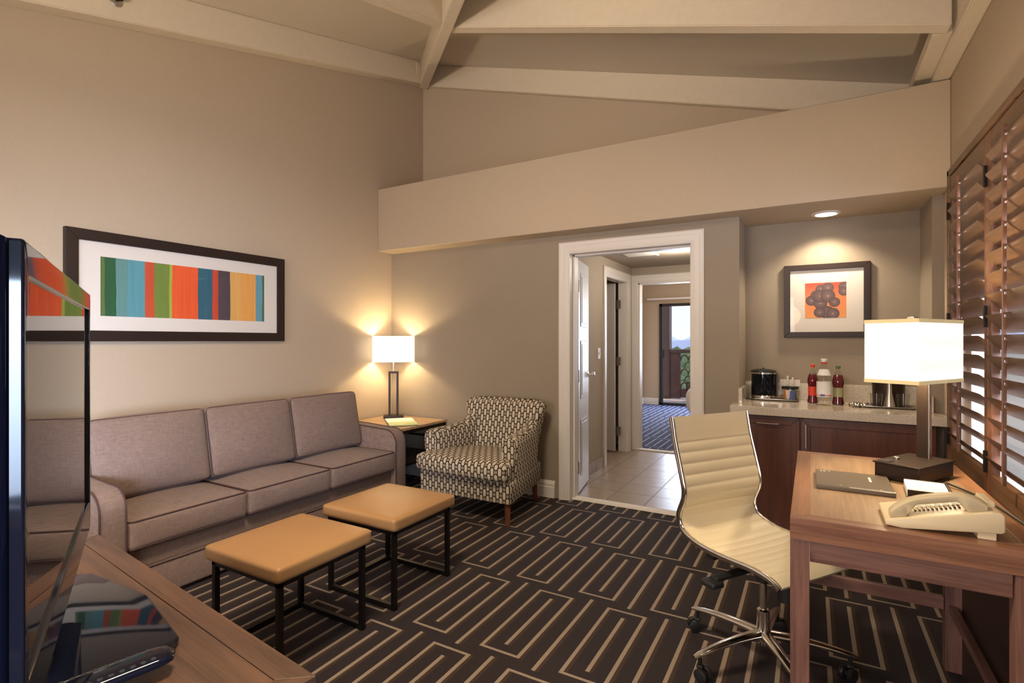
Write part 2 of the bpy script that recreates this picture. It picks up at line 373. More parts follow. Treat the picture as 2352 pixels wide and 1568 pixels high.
# ------------------------------------------------------------------ mesh helper
class B:
    def __init__(s): s.bm = bmesh.new()
    def _join(s, t, mtx=None):
        if mtx: bmesh.ops.transform(t, matrix=mtx, verts=t.verts)
        bmesh.ops.recalc_face_normals(t, faces=t.faces)
        me = bpy.data.meshes.new('t'); t.to_mesh(me); t.free(); s.bm.from_mesh(me); bpy.data.meshes.remove(me)
        return s
    def box(s, x0, x1, y0, y1, z0, z1, bev=0.0, seg=2, mtx=None):
        t = bmesh.new(); bmesh.ops.create_cube(t, size=1)
        bmesh.ops.scale(t, vec=(abs(x1-x0), abs(y1-y0), abs(z1-z0)), verts=t.verts)
        bmesh.ops.translate(t, vec=((x0+x1)/2, (y0+y1)/2, (z0+z1)/2), verts=t.verts)
        if bev: bmesh.ops.bevel(t, geom=t.edges[:], offset=bev, segments=seg, profile=0.5, affect='EDGES')
        return s._join(t, mtx)
    def prism(s, pts, axis, a, b, bev=0.0, seg=2, mtx=None):
        """pts: 2D polygon; axis X -> (y,z), Y -> (x,z), Z -> (x,y)"""
        t = bmesh.new()
        def P(p, k):
            return {'X': (k, p[0], p[1]), 'Y': (p[0], k, p[1]), 'Z': (p[0], p[1], k)}[axis]
        v0 = [t.verts.new(P(p, a)) for p in pts]; v1 = [t.verts.new(P(p, b)) for p in pts]
        n = len(pts)
        t.faces.new(v0); t.faces.new(v1[::-1])
        for i in range(n): t.faces.new((v0[i], v0[(i+1) % n], v1[(i+1) % n], v1[i]))
        bmesh.ops.recalc_face_normals(t, faces=t.faces)
        if bev: bmesh.ops.bevel(t, geom=[e for e in t.edges], offset=bev, segments=seg, profile=0.5, affect='EDGES')
        return s._join(t, mtx)
    def ring(s, secs, closed_ends=True, mtx=None, loop=False):
        t = bmesh.new(); rows = [[t.verts.new(p) for p in r] for r in secs]; n = len(rows[0])
        m = len(rows)
        for i in range(m if loop else m-1):
            a, b = rows[i], rows[(i+1) % m]
            for j in range(n): t.faces.new((a[j], a[(j+1) % n], b[(j+1) % n], b[j]))
        if closed_ends and not loop: t.faces.new(rows[0][::-1]); t.faces.new(rows[-1])
        return s._join(t, mtx)
    def tube(s, pts, r, n=10, closed=False, ry=None, mtx=None, up=None):
        pts = [Vector(p) for p in pts]; m = len(pts); secs = []
        rr = r if isinstance(r, (list, tuple)) else [r]*m
        prev = None
        for i, p in enumerate(pts):
            if closed: d = (pts[(i+1) % m]-pts[i-1])
            else: d = pts[min(i+1, m-1)]-pts[max(i-1, 0)]
            d.normalize()
            if prev is None:
                u = Vector(up) if up else (Vector((0, 0, 1)) if abs(d.z) < 0.9 else Vector((1, 0, 0)))
            else: u = prev
            u = (u-d*u.dot(d)).normalized(); prev = u; w = d.cross(u)
            q = ry/rr[i] if ry else 1.0
            secs.append([p+u*math.cos(2*PI*k/n)*rr[i]+w*math.sin(2*PI*k/n)*rr[i]*q for k in range(n)])
        return s.ring(secs, not closed, mtx, loop=closed)
    def lathe(s, prof, c=(0, 0, 0), n=28, mtx=None, cap=True):
        secs = [[(c[0]+max(r, 1e-4)*math.cos(2*PI*k/n), c[1]+max(r, 1e-4)*math.sin(2*PI*k/n), c[2]+z) for k in range(n)] for r, z in prof]
        return s.ring(secs, cap, mtx)
    def cyl(s, p0, p1, r, n=20, r1=None):
        return s.tube([p0, p1], [r, r1 if r1 is not None else r], n)
    def quad(s, *ps):
        t = bmesh.new(); t.faces.new([t.verts.new(p) for p in ps])
        me = bpy.data.meshes.new('t'); t.to_mesh(me); t.free(); s.bm.from_mesh(me); bpy.data.meshes.remove(me); return s
    def cushion(s, x0, x1, y0, y1, z0, z1, r=0.03, puff=0.015, n=14, mtx=None, pf=None):
        t = bmesh.new(); bmesh.ops.create_cube(t, size=2)
        bmesh.ops.subdivide_edges(t, edges=t.edges[:], cuts=n, use_grid_fill=True)
        h = Vector(((x1-x0)/2, (y1-y0)/2, (z1-z0)/2)); c = Vector(((x0+x1)/2, (y0+y1)/2, (z0+z1)/2))
        pf = pf or (puff, puff, puff)
        for v in t.verts:
            p = v.co.copy(); u = [math.sin(k*PI/2) if abs(k) < 1 else k for k in p]
            q = Vector((u[0]*h.x, u[1]*h.y, u[2]*h.z))
            inn = Vector([max(-(h[i]-r), min(h[i]-r, q[i])) for i in range(3)]); d = q-inn
            if d.length > 1e-9: q = inn+d.normalized()*r
            e = [(1-u[i]**2) for i in range(3)]
            q.x += (1 if u[0] > 0 else -1)*abs(u[0])**4*pf[0]*e[1]*e[2]
            q.y += (1 if u[1] > 0 else -1)*abs(u[1])**4*pf[1]*e[0]*e[2]
            q.z += (1 if u[2] > 0 else -1)*abs(u[2])**4*pf[2]*e[0]*e[1]
            v.co = q+c
        return s._join(t, mtx)

OFF = {}
CUT = 35
def link(name, b, mat, parent=None, angle=CUT, loc=None):
    """turn a builder into ONE object; world-built geometry is shifted into its thing's frame"""
    me = bpy.data.meshes.new(name); b.bm.to_mesh(me); b.bm.free()
    o = bpy.data.objects.new(name, me); COL.objects.link(o)
    me.materials.append(M[mat] if isinstance(mat, str) else mat)
    for p in me.polygons: p.use_smooth = True
    me.set_sharp_from_angle(angle=math.radians(angle))
    if angle == CUT:
        wm = o.modifiers.new('wn', 'WEIGHTED_NORMAL'); wm.keep_sharp = True
    if parent is not None:
        o.parent = parent
        if parent.name in OFF:
            me.transform(OFF[parent.name]); OFF[o.name] = OFF[parent.name]
    elif loc is not None:
        me.transform(Matrix.Translation(-Vector(loc))); o.location = loc
        OFF[o.name] = Matrix.Translation(-Vector(loc))
    return o
def tag(o, label, cat, group=None):
    o['label'] = label; o['category'] = cat
    if group: o['group'] = group
    return o
def thing(name, label, cat, loc, rot=0.0, group=None, world=True):
    o = bpy.data.objects.new(name, None); COL.objects.link(o); o.empty_display_size = 0.1
    o.location = loc; o.rotation_euler = (0, 0, rot)
    if world: OFF[o.name] = (Matrix.Translation(Vector(loc)) @ Matrix.Rotation(rot, 4, 'Z')).inverted()
    return tag(o, label, cat, group)
def struct(name, b, mat, parent=None, angle=CUT):
    o = link(name, b, mat, parent, angle)
    if parent is None: o['kind'] = 'structure'
    return o
def dup(root, loc, label=None, rot=None):
    r = root.copy(); COL.objects.link(r); r.location = loc
    if rot is not None: r.rotation_euler = (0, 0, rot)
    if label: r['label'] = label
    for ch in list(root.children):
        c = ch.copy(); COL.objects.link(c); c.parent = r
        for g in ch.children:
            d = g.copy(); COL.objects.link(d); d.parent = c
    return r
def rot2(cx, cy, ang):
    return Matrix.Translation((cx, cy, 0)) @ Matrix.Rotation(ang, 4, 'Z')

# ================================================================== SETTING
XL, XR, YS, YB, YU, YF = -3.63, 0.68, 3.742, 3.93, 4.42, -2.6
ZC = 4.25; SL = 0.2925
def z1(y): return ZC+SL*(y-YU)
def z2(x): return ZC-SL*(x-XL)
# floors
struct('floor', B().box(XL-0.1, XR+0.1, YF-0.1, 4.0, -0.1, 0.0), 'carpet')
struct('floor_hall', B().box(-2.9, 0.0, 4.0, 6.18, -0.1, 0.0), 'tile')
struct('floor_bedroom', B().box(-3.2, 0.88, 6.18, 10.75, -0.1, 0.0), 'daylitcarpet')
struct('floor_balcony', B().box(-3.6, 0.9, 10.75, 12.6, -0.12, -0.02), 'plaster')
# left wall (one plane with raking top) - thick slab
b = B().prism([(YF, 0), (YU, 0), (YU, z1(YU)), (YF, z1(YF))], 'X', XL-0.12, XL); struct('wall_left', b, 'cream_wall')
# upper back wall above the soffit
b = B().prism([(XL, 2.70), (XR, 2.70), (XR, z2(XR)), (XL, z2(XL))], 'Y', YU, YU+0.12); struct('wall_back_upper', b, 'cream_wall')
# soffit ledge
b = B().box(XL, XR, YS, YU, 2.16, 2.76, 0.008, 3); struct('wall_soffit', b, 'cream_wall')
# back wall with door opening and niche
DX0, DX1, DH = -1.735, -0.735, 2.03
b = B()
b.box(XL, DX0, YB, 4.05, 0, 2.16); b.box(DX0, DX1, YB, 4.05, DH, 2.16); b.box(DX1, -0.43, YB, 4.05, 0, 2.16)
b.box(0.625, XR, YB, 4.05, 0, 2.16)
struct('wall_back', b, 'linen_wall')
b = B().box(-0.52, -0.43, 4.05, 4.42, 0, 2.16).box(0.625, 0.72, 4.05, 4.42, 0, 2.16).box(-0.52, 0.72, 4.32, 4.42, 0, 2.16)
struct('wall_niche', b, 'linen_wall')
# right wall with window opening
WY0, WY1, WZ0, WZ1 = 0.87, 3.52, 0.66, 2.12
b = B()
b.box(XR, XR+0.12, YF, -2.2, 0, z1(YF)).box(XR, XR+0.12, -2.2, -0.4, 0, 0.6).prism([(-2.2, 2.0), (-0.4, 2.0), (-0.4, z1(-0.4)), (-2.2, z1(-2.2))], 'X', XR, XR+0.12).prism([(-0.4, 0), (WY0, 0), (WY0, z1(WY0)), (-0.4, z1(-0.4))], 'X', XR, XR+0.12)
b.box(XR, XR+0.12, WY0, WY1, 0, WZ0)
b.prism([(WY0, WZ1), (WY1, WZ1), (WY1, z2(XR)), (0.11, z2(XR)), (WY0, z2(XR))][:3]+[(WY0, z2(XR))], 'X', XR, XR+0.12)
b.box(XR, XR+0.12, WY1, YU, 0, z2(XR))
struct('wall_right', b, 'cream_wall')
# wall behind the camera, with its window
b = B().box(XL, -2.6, YF-0.12, YF, 0, 2.3).box(-0.2, XR, YF-0.12, YF, 0, 2.3).box(-2.6, -0.2, YF-0.12, YF, 0, 0.6).box(-2.6, -0.2, YF-0.12, YF, 2.1, 2.3)
struct('wall_front', b, 'cream_wall')
w = struct('window_2', B().box(-2.6, -0.2, YF-0.09, YF-0.05, 0.6, 0.66).box(-2.6, -0.2, YF-0.09, YF-0.05, 2.04, 2.1).box(-2.6, -2.54, YF-0.09, YF-0.05, 0.6, 2.1).box(-0.26, -0.2, YF-0.09, YF-0.05, 0.6, 2.1).box(-1.43, -1.37, YF-0.09, YF-0.05, 0.6, 2.1), 'white')
struct('window_3', B().box(XR+0.05, XR+0.09, -2.2, -0.4, 0.6, 0.66).box(XR+0.05, XR+0.09, -2.2, -0.4, 1.94, 2.0).box(XR+0.05, XR+0.09, -2.2, -2.14, 0.6, 2.0).box(XR+0.05, XR+0.09, -0.46, -0.4, 0.6, 2.0).box(XR+0.05, XR+0.09, -1.33, -1.27, 0.6, 2.0), 'white')
# roof: two sloping planes meeting in a hip
b = B()
def slab(pts, th=0.08):
    t = bmesh.new(); lo = [t.verts.new(p) for p in pts]; hi = [t.verts.new((p[0], p[1], p[2]+th)) for p in pts]; n = len(pts)
    t.faces.new(lo); t.faces.new(hi[::-1])
    for i in range(n): t.faces.new((lo[i], lo[(i+1) % n], hi[(i+1) % n], hi[i]))
    b._join(t)
yh = YU-(XR-XL)
slab([(XL, YU, ZC), (XR, yh, z2(XR)), (XR, YF, z1(YF)), (XL, YF, z1(YF))])
slab([(XL, YU, ZC), (XR, YU, z2(XR)), (XR, yh, z2(XR))])
struct('ceiling', b, 'ceiling')
# ---- beams
BD = 0.225   # beam depth below the ceiling
def beam(p0, p1, w, d, mat='beam'):
    """beam whose TOP centre line runs p0 -> p1"""
    p0 = Vector(p0); p1 = Vector(p1); ax = (p1-p0); h = Vector((ax.x, ax.y, 0)).normalized(); s = Vector((-h.y, h.x, 0))*w/2; dn = Vector((0, 0, -d))
    bb = B(); secs = [[p+s, p-s, p-s+dn, p+s+dn] for p in (p0, p1)]
    bb.ring(secs)
    bmesh.ops.bevel(bb.bm, geom=[e for e in bb.bm.edges], offset=0.006, segments=2, affect='EDGES')
    return bb
trims = []
def trim(n, bb, mat='beam', kids=()):
    o = struct('trim_%d' % n, bb, mat); return o
H45 = 0.7071
trim(1, beam((XL+0.055, YU, ZC), (XL+0.055, YF+0.02, z1(YF+0.02)), 0.11, BD))
trim(2, beam((XL, YU-0.03, ZC), (XR, YU-0.03, z2(XR)), 0.06, BD))
hip = trim(3, beam((XL+0.03, YU-0.03, ZC+0.0), (XR-0.05, yh+0.05, z2(XR-0.05)), 0.085, BD+0.035))
trim(4, beam((-2.42, 3.22, z2(-2.42)), (XR-0.1, 3.22, z2(XR-0.1)), 0.09, BD))
trim(5, beam((-2.40, 3.16, z1(3.16)), (-2.40, YF+0.02, z1(YF+0.02)), 0.09, BD))
trim(6, beam((-1.2, 2.0, z2(-1.2)), (XR-0.1, 2.0, z2(XR-0.1)), 0.09, BD))
trim(7, beam((-1.18, 1.94, z1(1.94)), (-1.18, YF+0.02, z1(YF+0.02)), 0.09, BD))
trim(8, beam((XR-0.04, YU, z2(XR-0.04)), (XR-0.04, yh+0.1, z2(XR-0.04)), 0.08, z2(XR-0.04)-2.765))
trim(9, B().box(0.52, 0.60, 3.27, YU, 2.80, 2.86, 0.004))
# steel brackets at the hip joints
def bracket(x, y, z, ang, big):
    m = rot2(x, y, ang)
    bb = B().box(-0.045, 0.045, -0.004, 0.004, z-0.06, z+0.06, 0.002, mtx=m)
    for dz in ((-0.03, 0.03)): bb.box(-0.008, 0.008, -0.008, 0.004, z+dz-0.008, z+dz+0.008, 0.003, mtx=m)
    return bb
link('bracket', bracket(-2.33, 3.17, z2(-2.33)-0.10, 0, 1), 'beam', hip)
link('bracket', bracket(-2.45, 3.08, z1(3.08)-0.10, PI/2, 1), 'steel', hip)
link('bracket', bracket(-3.45, YU-0.065, z2(-3.45)-0.09, 0, 1), 'beam', hip)
link('bracket', bracket(-3.515, YU-0.20, z1(YU-0.20)-0.09, PI/2, 1), 'beam', hip)

# ---- baseboards
def bboard(name, p0, p1, nrm, h=0.14):
    """moulded board from p0 to p1 standing out along nrm"""
    pr = [(0, 0), (0.018, 0), (0.018, h*0.62), (0.012, h*0.68), (0.014, h*0.80), (0.006, h*0.94), (0.0, h)]
    n = Vector((nrm[0], nrm[1], 0)); secs = [[Vector((p[0], p[1], 0))+n*a+Vector((0, 0, z)) for a, z in pr] for p in (p0, p1)]
    return struct(name, B().ring(secs), 'white', angle=20)
bboard('baseboard_back', (XL, YB), (-1.835, YB), (0, -1))
bboard('baseboard_left', (XL, YF), (XL, YB), (1, 0))
bboard('baseboard_right', (XR, YF), (XR, YS), (-1, 0))
bboard('baseboard_back_right', (-0.64, YB), (-0.45, YB), (0, -1))
# ---- casings
def casing(name, x0, x1, z1_, yf, w=0.095, t=0.022, side=-1, depth=None):
    """moulded casing round an opening x0..x1 up to z1_, in plane yf, facing side*Y"""
    b = B()
    pr = [(0, 0.010), (0.010, 0.014), (0.018, 0.012), (0.03, 0.016), (0.06, 0.018), (0.068, 0.022), (0.085, 0.024), (w, 0.018), (w, 0), (0, 0)]
    path = [((x0, 0), (-1, 0)), ((x0, z1_), (-1, 1)), ((x1, z1_), (1, 1)), ((x1, 0), (1, 0))]
    secs = []
    for (px, pz), (ax, az) in path:
        secs.append([(px+ax*q, yf+side*d, pz+az*q) for q, d in pr])
    b.ring(secs)
    return struct(name, b, 'white', angle=20)
casing('trim_10', -1.70, -0.755, 2.005, YB)
struct('trim_11', B().box(DX0, -1.70, YB-0.002, 4.10, 0, 2.03, 0.002).box(-0.755, DX1, YB-0.002, 4.10, 0, 2.03, 0.002).box(-1.70, -0.755, YB-0.002, 4.10, 2.005, 2.03, 0.002)
       .box(-1.70, -1.685, 3.99, 4.06, 0, 2.005, 0.002).box(-0.77, -0.755, 3.99, 4.06, 0, 2.005, 0.002).box(-1.70, -0.755, 3.99, 4.06, 1.99, 2.005, 0.002), 'white')
struct('trim_12', B().prism([(3.965, 0), (4.06, 0), (4.045, 0.012), (3.98, 0.012)], 'X', -1.70, -0.755), 'mat')

# ---- hall
b = B().box(-1.96, -1.87, 4.05, 5.25, 0, 2.5).box(-1.96, -1.87, 5.25, 5.99, 1.99, 2.5).box(-1.96, -1.87, 5.99, 6.3, 0, 2.5)
b.box(-1.96, XL, 4.10, 4.2, 0, 2.5) if False else None
struct('wall_hall_left', b, 'hall_wall')
struct('wall_hall_right', B().box(-0.50, -0.44, 4.45, 6.18, 0, 2.5).box(-0.735, -0.44, 4.05, 4.11, 0, 2.3), 'hall_wall')
struct('wall_hall_end', B().box(-1.87, -1.79, 6.18, 6.28, 0, 2.5).box(-1.79, -0.80, 6.18, 6.28, 1.99, 2.5).box(-0.80, -0.44, 6.18, 6.28, 0, 2.5), 'hall_wall')
struct('ceiling_hall', B().box(-1.96, -0.44, 4.05, 6.28, 2.17, 2.25), 'hall_wall')
casing('trim_13', -1.79, -0.80, 1.985, 6.18)
struct('trim_14', B().box(-1.80, -0.79, 6.14, 6.22, 0, 0.012, 0.003), 'mat')
struct('trim_15', B().box(-1.79, -1.772, 6.175, 6.285, 0, 1.985).box(-1.79, -0.80, 6.175, 6.285, 1.97, 1.985).box(-0.815, -0.80, 6.175, 6.285, 0, 1.985), 'white')
# closet casing on the left hall wall (built in Y, facing +X)
b = B(); pr = [(0, 0.010), (0.010, 0.014), (0.03, 0.016), (0.06, 0.018), (0.085, 0.024), (0.095, 0.018), (0.095, 0), (0, 0)]
secs = []
for (py, pz), (ay, az) in [((5.26, 0), (-1, 0)), ((5.26, 1.985), (-1, 1)), ((5.98, 1.985), (1, 1)), ((5.98, 0), (1, 0))]:
    secs.append([(-1.87+d, py+ay*q, pz+az*q) for q, d in pr])
b.ring(secs); struct('trim_16', b, 'white', angle=20)
struct('trim_17', B().box(-1.97, -1.87, 5.25, 5.265, 0, 1.99).box(-1.97, -1.87, 5.975, 5.99, 0, 1.99).box(-1.97, -1.87, 5.25, 5.99, 1.975, 1.99), 'white')
struct('baseboard_hall', B().box(-1.87, -1.858, 4.2, 5.16, 0, 0.11, 0.003), 'tile')
# closet behind it
struct('wall_closet', B().box(-2.95, -1.96, 4.95, 5.0, 0, 2.3).box(-2.95, -1.96, 6.3, 6.35, 0, 2.3).box(-3.0, -2.95, 4.95, 6.35, 0, 2.3).box(-3.0, -1.96, 4.95, 6.35, 2.3, 2.34), 'hall_wall')
# bedroom shell
b = B().box(-3.10, -3.0, 6.28, 10.7, 0, 2.6).box(0.80, 0.88, 6.28, 10.7, 0, 2.6)
b.box(-3.1, -2.663, 10.7, 10.8, 0, 2.6).box(-2.663, -0.6, 10.7, 10.8, 2.045, 2.6).box(-0.6, 0.88, 10.7, 10.8, 0, 2.6)
b.box(-3.1, -1.96, 6.28, 6.36, 0, 2.6).box(-0.44, 0.88, 6.28, 6.36, 0, 2.6).box(-1.96, -0.44, 6.285, 6.36, 2.2, 2.6)
struct('wall_bedroom', b, 'cream_wall')
struct('ceiling_bedroom', B().box(-3.1, 0.88, 6.28, 10.8, 2.6, 2.68), 'ceiling')
bboard('baseboard_bedroom', (-3.0, 10.7), (-2.68, 10.7), (0, -1), 0.13)
bboard('baseboard_bedroom_left', (-3.0, 6.3), (-3.0, 10.7), (1, 0), 0.13)
struct('trim_18', B().box(-2.9, -0.3, 10.62, 10.66, 2.12, 2.16, 0.004), 'white')

# doors ------------------------------------------------------------
def panel_door(name, w, h, t=0.035, split=((0.14, 0.62), (0.80, 1.30), (1.42, 1.88))):
    """panelled leaf in local frame: hinge at x=0, leaf along +x, thickness y"""
    b = B().box(0, w, 0, t, 0.01, h, 0.003)
    for z0, z1_ in split:
        for s in (-1, 1):
            yy = 0 if s < 0 else t
            m = 0.085
            b.box(m, w-m, yy-0.006 if s < 0 else yy-0.001, yy+0.001 if s < 0 else yy+0.006, z0, z1_, 0.005, 2)
            b.box(m+0.03, w-m-0.03, yy-0.011 if s < 0 else yy, yy if s < 0 else yy+0.011, z0+0.03, z1_-0.03, 0.006, 2)
    return b
d1 = link('door_1', panel_door('door_1', 0.47, 1.985), 'white_door'); d1['kind'] = 'structure'
d1.location = (-1.70, 4.105, 0); d1.rotation_euler = (0, 0, math.radians(101))
for hz in (0.23, 1.0, 1.76):
    link('hinge', B().box(-0.004, 0.0, -0.001, 0.034, hz-0.05, hz+0.05, 0.001).cyl((-0.006, -0.004, hz-0.05), (-0.006, -0.004, hz+0.05), 0.006, 10).box(-0.036, -0.006, -0.003, 0.0, hz-0.05, hz+0.05, 0.001), 'brass', d1)
kn = link('door_knob', B().lathe([(0.026, 0), (0.026, 0.006), (0.012, 0.008), (0.011, 0.03), (0.024, 0.036), (0.028, 0.05), (0.022, 0.062), (0.005, 0.066)], n=20, mtx=Matrix.Translation((0.42, -0.002, 0.99)) @ Matrix.Rotation(PI/2, 4, 'X')), 'chrome', d1)
d2 = link('door_2', panel_door('door_2', 0.47, 1.985), 'white_door'); d2['kind'] = 'structure'
d2.location = (-0.755, 4.12, 0); d2.rotation_euler = (0, 0, math.radians(78))
for hz in (0.23, 1.0, 1.74):
    link('hinge', B().box(-0.012, -0.008, -0.02, 0.034, hz-0.05, hz+0.05, 0.001), 'brass', d2)
d3 = link('door_3', panel_door('door_3', 0.68, 1.97), 'white'); d3['kind'] = 'structure'
d3.location = (-1.985, 5.925, 0); d3.rotation_euler = (0, 0, math.radians(176))
for hz in (0.25, 1.06, 1.72):
    link('hinge', B().box(-0.075, -0.02, 0.012, 0.03, hz-0.05, hz+0.05, 0.002), 'brass', d3)
d4 = struct('door_4', B().box(-2.66, -2.60, 10.66, 10.74, 0, 2.04, 0.003).box(-2.66, -0.6, 10.66, 10.74, 1.99, 2.04, 0.003).box(-2.66, -0.6, 10.66, 10.74, 0, 0.05, 0.003).box(-1.6, -1.53, 10.66, 10.74, 0, 2.04, 0.003).box(-0.66, -0.6, 10.66, 10.74, 0, 2.04, 0.003), 'blackmatte')
link('pane', B().box(-2.60, -1.60, 10.70, 10.706, 0.05, 1.99), 'windowglass', d4)
link('pane', B().box(-1.53, -0.66, 10.70, 10.706, 0.05, 1.99), 'windowglass', d4)
link('handle', B().box(-2.58, -2.56, 10.63, 10.66, 0.95, 1.12, 0.004), 'darkmetal', d4)

# hall fittings
t_ = tag(link('light_switch', B().box(-1.87, -1.864, 5.01, 5.085, 1.115, 1.225, 0.002).box(-1.866, -1.858, 5.04, 5.056, 1.155, 1.185, 0.002), 'white', loc=(-1.866, 5.047, 1.17)), 'small white light switch plate on the hall wall between two white doors', 'light switch')
hd = thing('ceiling_light', 'small recessed ceiling light in the hall beyond the double door', 'ceiling light', (-0.95, 5.06, 2.17))
link('trim_ring', B().lathe([(0.075, 0), (0.075, -0.006), (0.055, -0.008), (0.055, 0)], (-0.95, 5.06, 2.17), 24), 'white', hd)
link('lens', B().lathe([(0.001, -0.004), (0.054, -0.004), (0.054, 0.0), (0.001, 0)], (-0.95, 5.06, 2.17), 24), 'mat', hd)
tag(link('ceiling_vent', B().box(-1.62, -1.32, 4.85, 5.25, 2.155, 2.17, 0.003).box(-1.33, -1.31, 4.85, 5.25, 2.148, 2.16, 0.002), 'white', loc=(-1.47, 5.05, 2.16)), 'white air return panel in the hall ceiling', 'ceiling vent')

# ---- shuttered window
win = struct('window_1', B().box(XR+0.03, XR+0.07, WY0, WY1, WZ0, WZ0+0.05, 0.003).box(XR+0.03, XR+0.07, WY0, WY1, WZ1-0.05, WZ1, 0.003).box(XR+0.03, XR+0.07, WY0, WY0+0.05, WZ0, WZ1, 0.003).box(XR+0.03, XR+0.07, WY1-0.05, WY1, WZ0, WZ1, 0.003).box(XR+0.03, XR+0.07, 1.95, 2.03, WZ0, WZ1, 0.003), 'white')
link('pane', B().box(XR+0.048, XR+0.052, WY0+0.05, WY1-0.05, WZ0+0.05, WZ1-0.05), 'windowglass', win)
fb = B(); FX0 = 0.630
fb.box(FX0, XR, 3.53, 3.57, 0.60, 2.20, 0.004).box(FX0, XR, 0.785, 3.57, 2.165, 2.20, 0.004).box(FX0, XR, 0.785, 3.57, 0.60, 0.635, 0.004).box(FX0, XR, 0.785, 0.825, 0.60, 2.20, 0.004)
link('window_frame', fb, 'shutter', win)
PW = 0.675
def shutter(y1, label):
    """hinged louvred panel spanning y1-PW .. y1"""
    y0 = y1-PW+0.006; yc = (y0+y1)/2
    t = thing('window_shutter', label, 'shutter', (0.648, yc, 0.64), group='wooden louvred shutters on the right wall')
    fr = B().box(0.636, 0.664, y0, y0+0.048, 0.64, 2.16, 0.003).box(0.636, 0.664, y1-0.048, y1, 0.64, 2.16, 0.003)
    link('stile', fr, 'shutterZ', t)
    link('rail', B().box(0.637, 0.663, y0+0.048, y1-0.048, 2.05, 2.16, 0.003), 'shutter', t)
    link('rail', B().box(0.637, 0.663, y0+0.048, y1-0.048, 0.64, 0.755, 0.003), 'shutter', t)
    n = 16; zz = [0.795+i*(2.02-0.795)/(n-1) for i in range(n)]
    ang = math.radians(47)   # room edge up
    first = None
    for z in zz:
        if first is None:
            hw, ht = 0.050, 0.0055
            sec = []
            for k in range(12):
                a_ = 2*PI*k/12; u = math.cos(a_)*hw; v = math.sin(a_)*ht
                sec.append((u, v))
            # room side is -X; tilt so that the room edge is high
            pts = [(-(u*math.cos(ang)-v*math.sin(ang)), (u*math.sin(ang)+v*math.cos(ang))) for u, v in sec]
            bb = B().prism([(p[0], p[1]) for p in pts], 'Y', -(y1-y0)/2+0.05, (y1-y0)/2-0.05)
            me_o = link('louver', bb, 'shutter'); me_o.parent = t; me_o.location = (0.650-0.648, 0, z-0.64); first = me_o
        else:
            c = first.copy(); COL.objects.link(c); c.parent = t; c.location = (0.002, 0, z-0.64)
    rx = 0.650-0.050*math.cos(ang)
    rod = B().box(rx-0.016, rx-0.004, yc-0.007, yc+0.007, zz[0]-0.02, zz[-1]+0.06, 0.002)
    ro = link('tilt_rod', rod, 'shutterZ', t)
    st = link('staple', B().box(rx-0.012, rx-0.004, yc-0.012, yc-0.007, zz[0]+0.018, zz[0]+0.027, 0.001), 'chrome', ro)
    for z in zz[1:]:
        c = st.copy(); COL.objects.link(c); c.parent = ro; c.location = (0, 0, z-zz[0])
    for hz in (0.80, 1.40, 1.98):
        link('hinge', B().box(0.622, 0.634, y1-0.004, y1+0.010, hz-0.045, hz+0.045, 0.002), 'darkmetal', t)
shutter(3.527, 'wooden louvred shutter panel beside the niche wall, farthest from the camera')
shutter(3.527-PW, 'wooden louvred shutter panel at the right edge of the photo, next to the far one')
shutter(3.527-2*PW, 'wooden louvred shutter panel nearest the camera, third from the niche wall')
shutter(3.527-3*PW, 'wooden louvred shutter panel beside the camera, fourth from the niche wall')

# ---- outside
struct('ground_outside', B().box(-900, 900, 14, 2500, -14.2, -14.0), 'beige_out')
def hills(name, dist, amp, seed, mat, x0=-900, x1=500, base=-14):
    rnd = random.Random(seed); pts = []
    ph = [rnd.uniform(0, 6.28) for _ in range(6)]
    n = 120; b = B(); rows = []
    for j in range(5):
        r = []
        for i in range(n+1):
            x = x0+(x1-x0)*i/n
            h = amp*(0.55+0.25*math.sin(x/130+ph[0])+0.15*math.sin(x/61+ph[1])+0.08*math.sin(x/23+ph[2])+0.04*math.sin(x/9+ph[3]))
            f = (0, 0.45, 1.0, 0.6, 0)[j]
            r.append((x, dist+j*amp*1.4, base+h*f))
        rows.append(r)
    t = bmesh.new(); vs = [[t.verts.new(p) for p in r] for r in rows]
    for j in range(4):
        for i in range(n): t.faces.new((vs[j][i], vs[j][i+1], vs[j+1][i+1], vs[j+1][i]))
    b._join(t); o = link(name, b, mat); o['kind'] = 'structure'
hills('hills', 1000, 46, 3, 'hill')
hills('mountains', 1900, 118, 8, 'hill_far', -1500, 900)
# treetops beyond the balcony
b = B(); rnd = random.Random(5)
for i in range(260):
    y = rnd.uniform(60, 420); x = -0.25*y+rnd.uniform(-30, 30)-5; r = rnd.uniform(1.6, 3.6)
    t = bmesh.new(); bmesh.ops.create_icosphere(t, subdivisions=1, radius=r)
    for v in t.verts: v.co *= rnd.uniform(0.75, 1.2)
    bmesh.ops.translate(t, vec=(x, y, -14+r*0.9+y*0.012), verts=t.verts); b._join(t)
o = tag(link('treetops', b, 'foliage', loc=(-60, 200, -14)), 'band of green trees in the valley seen through the far bedroom door', 'trees'); o['kind'] = 'stuff'
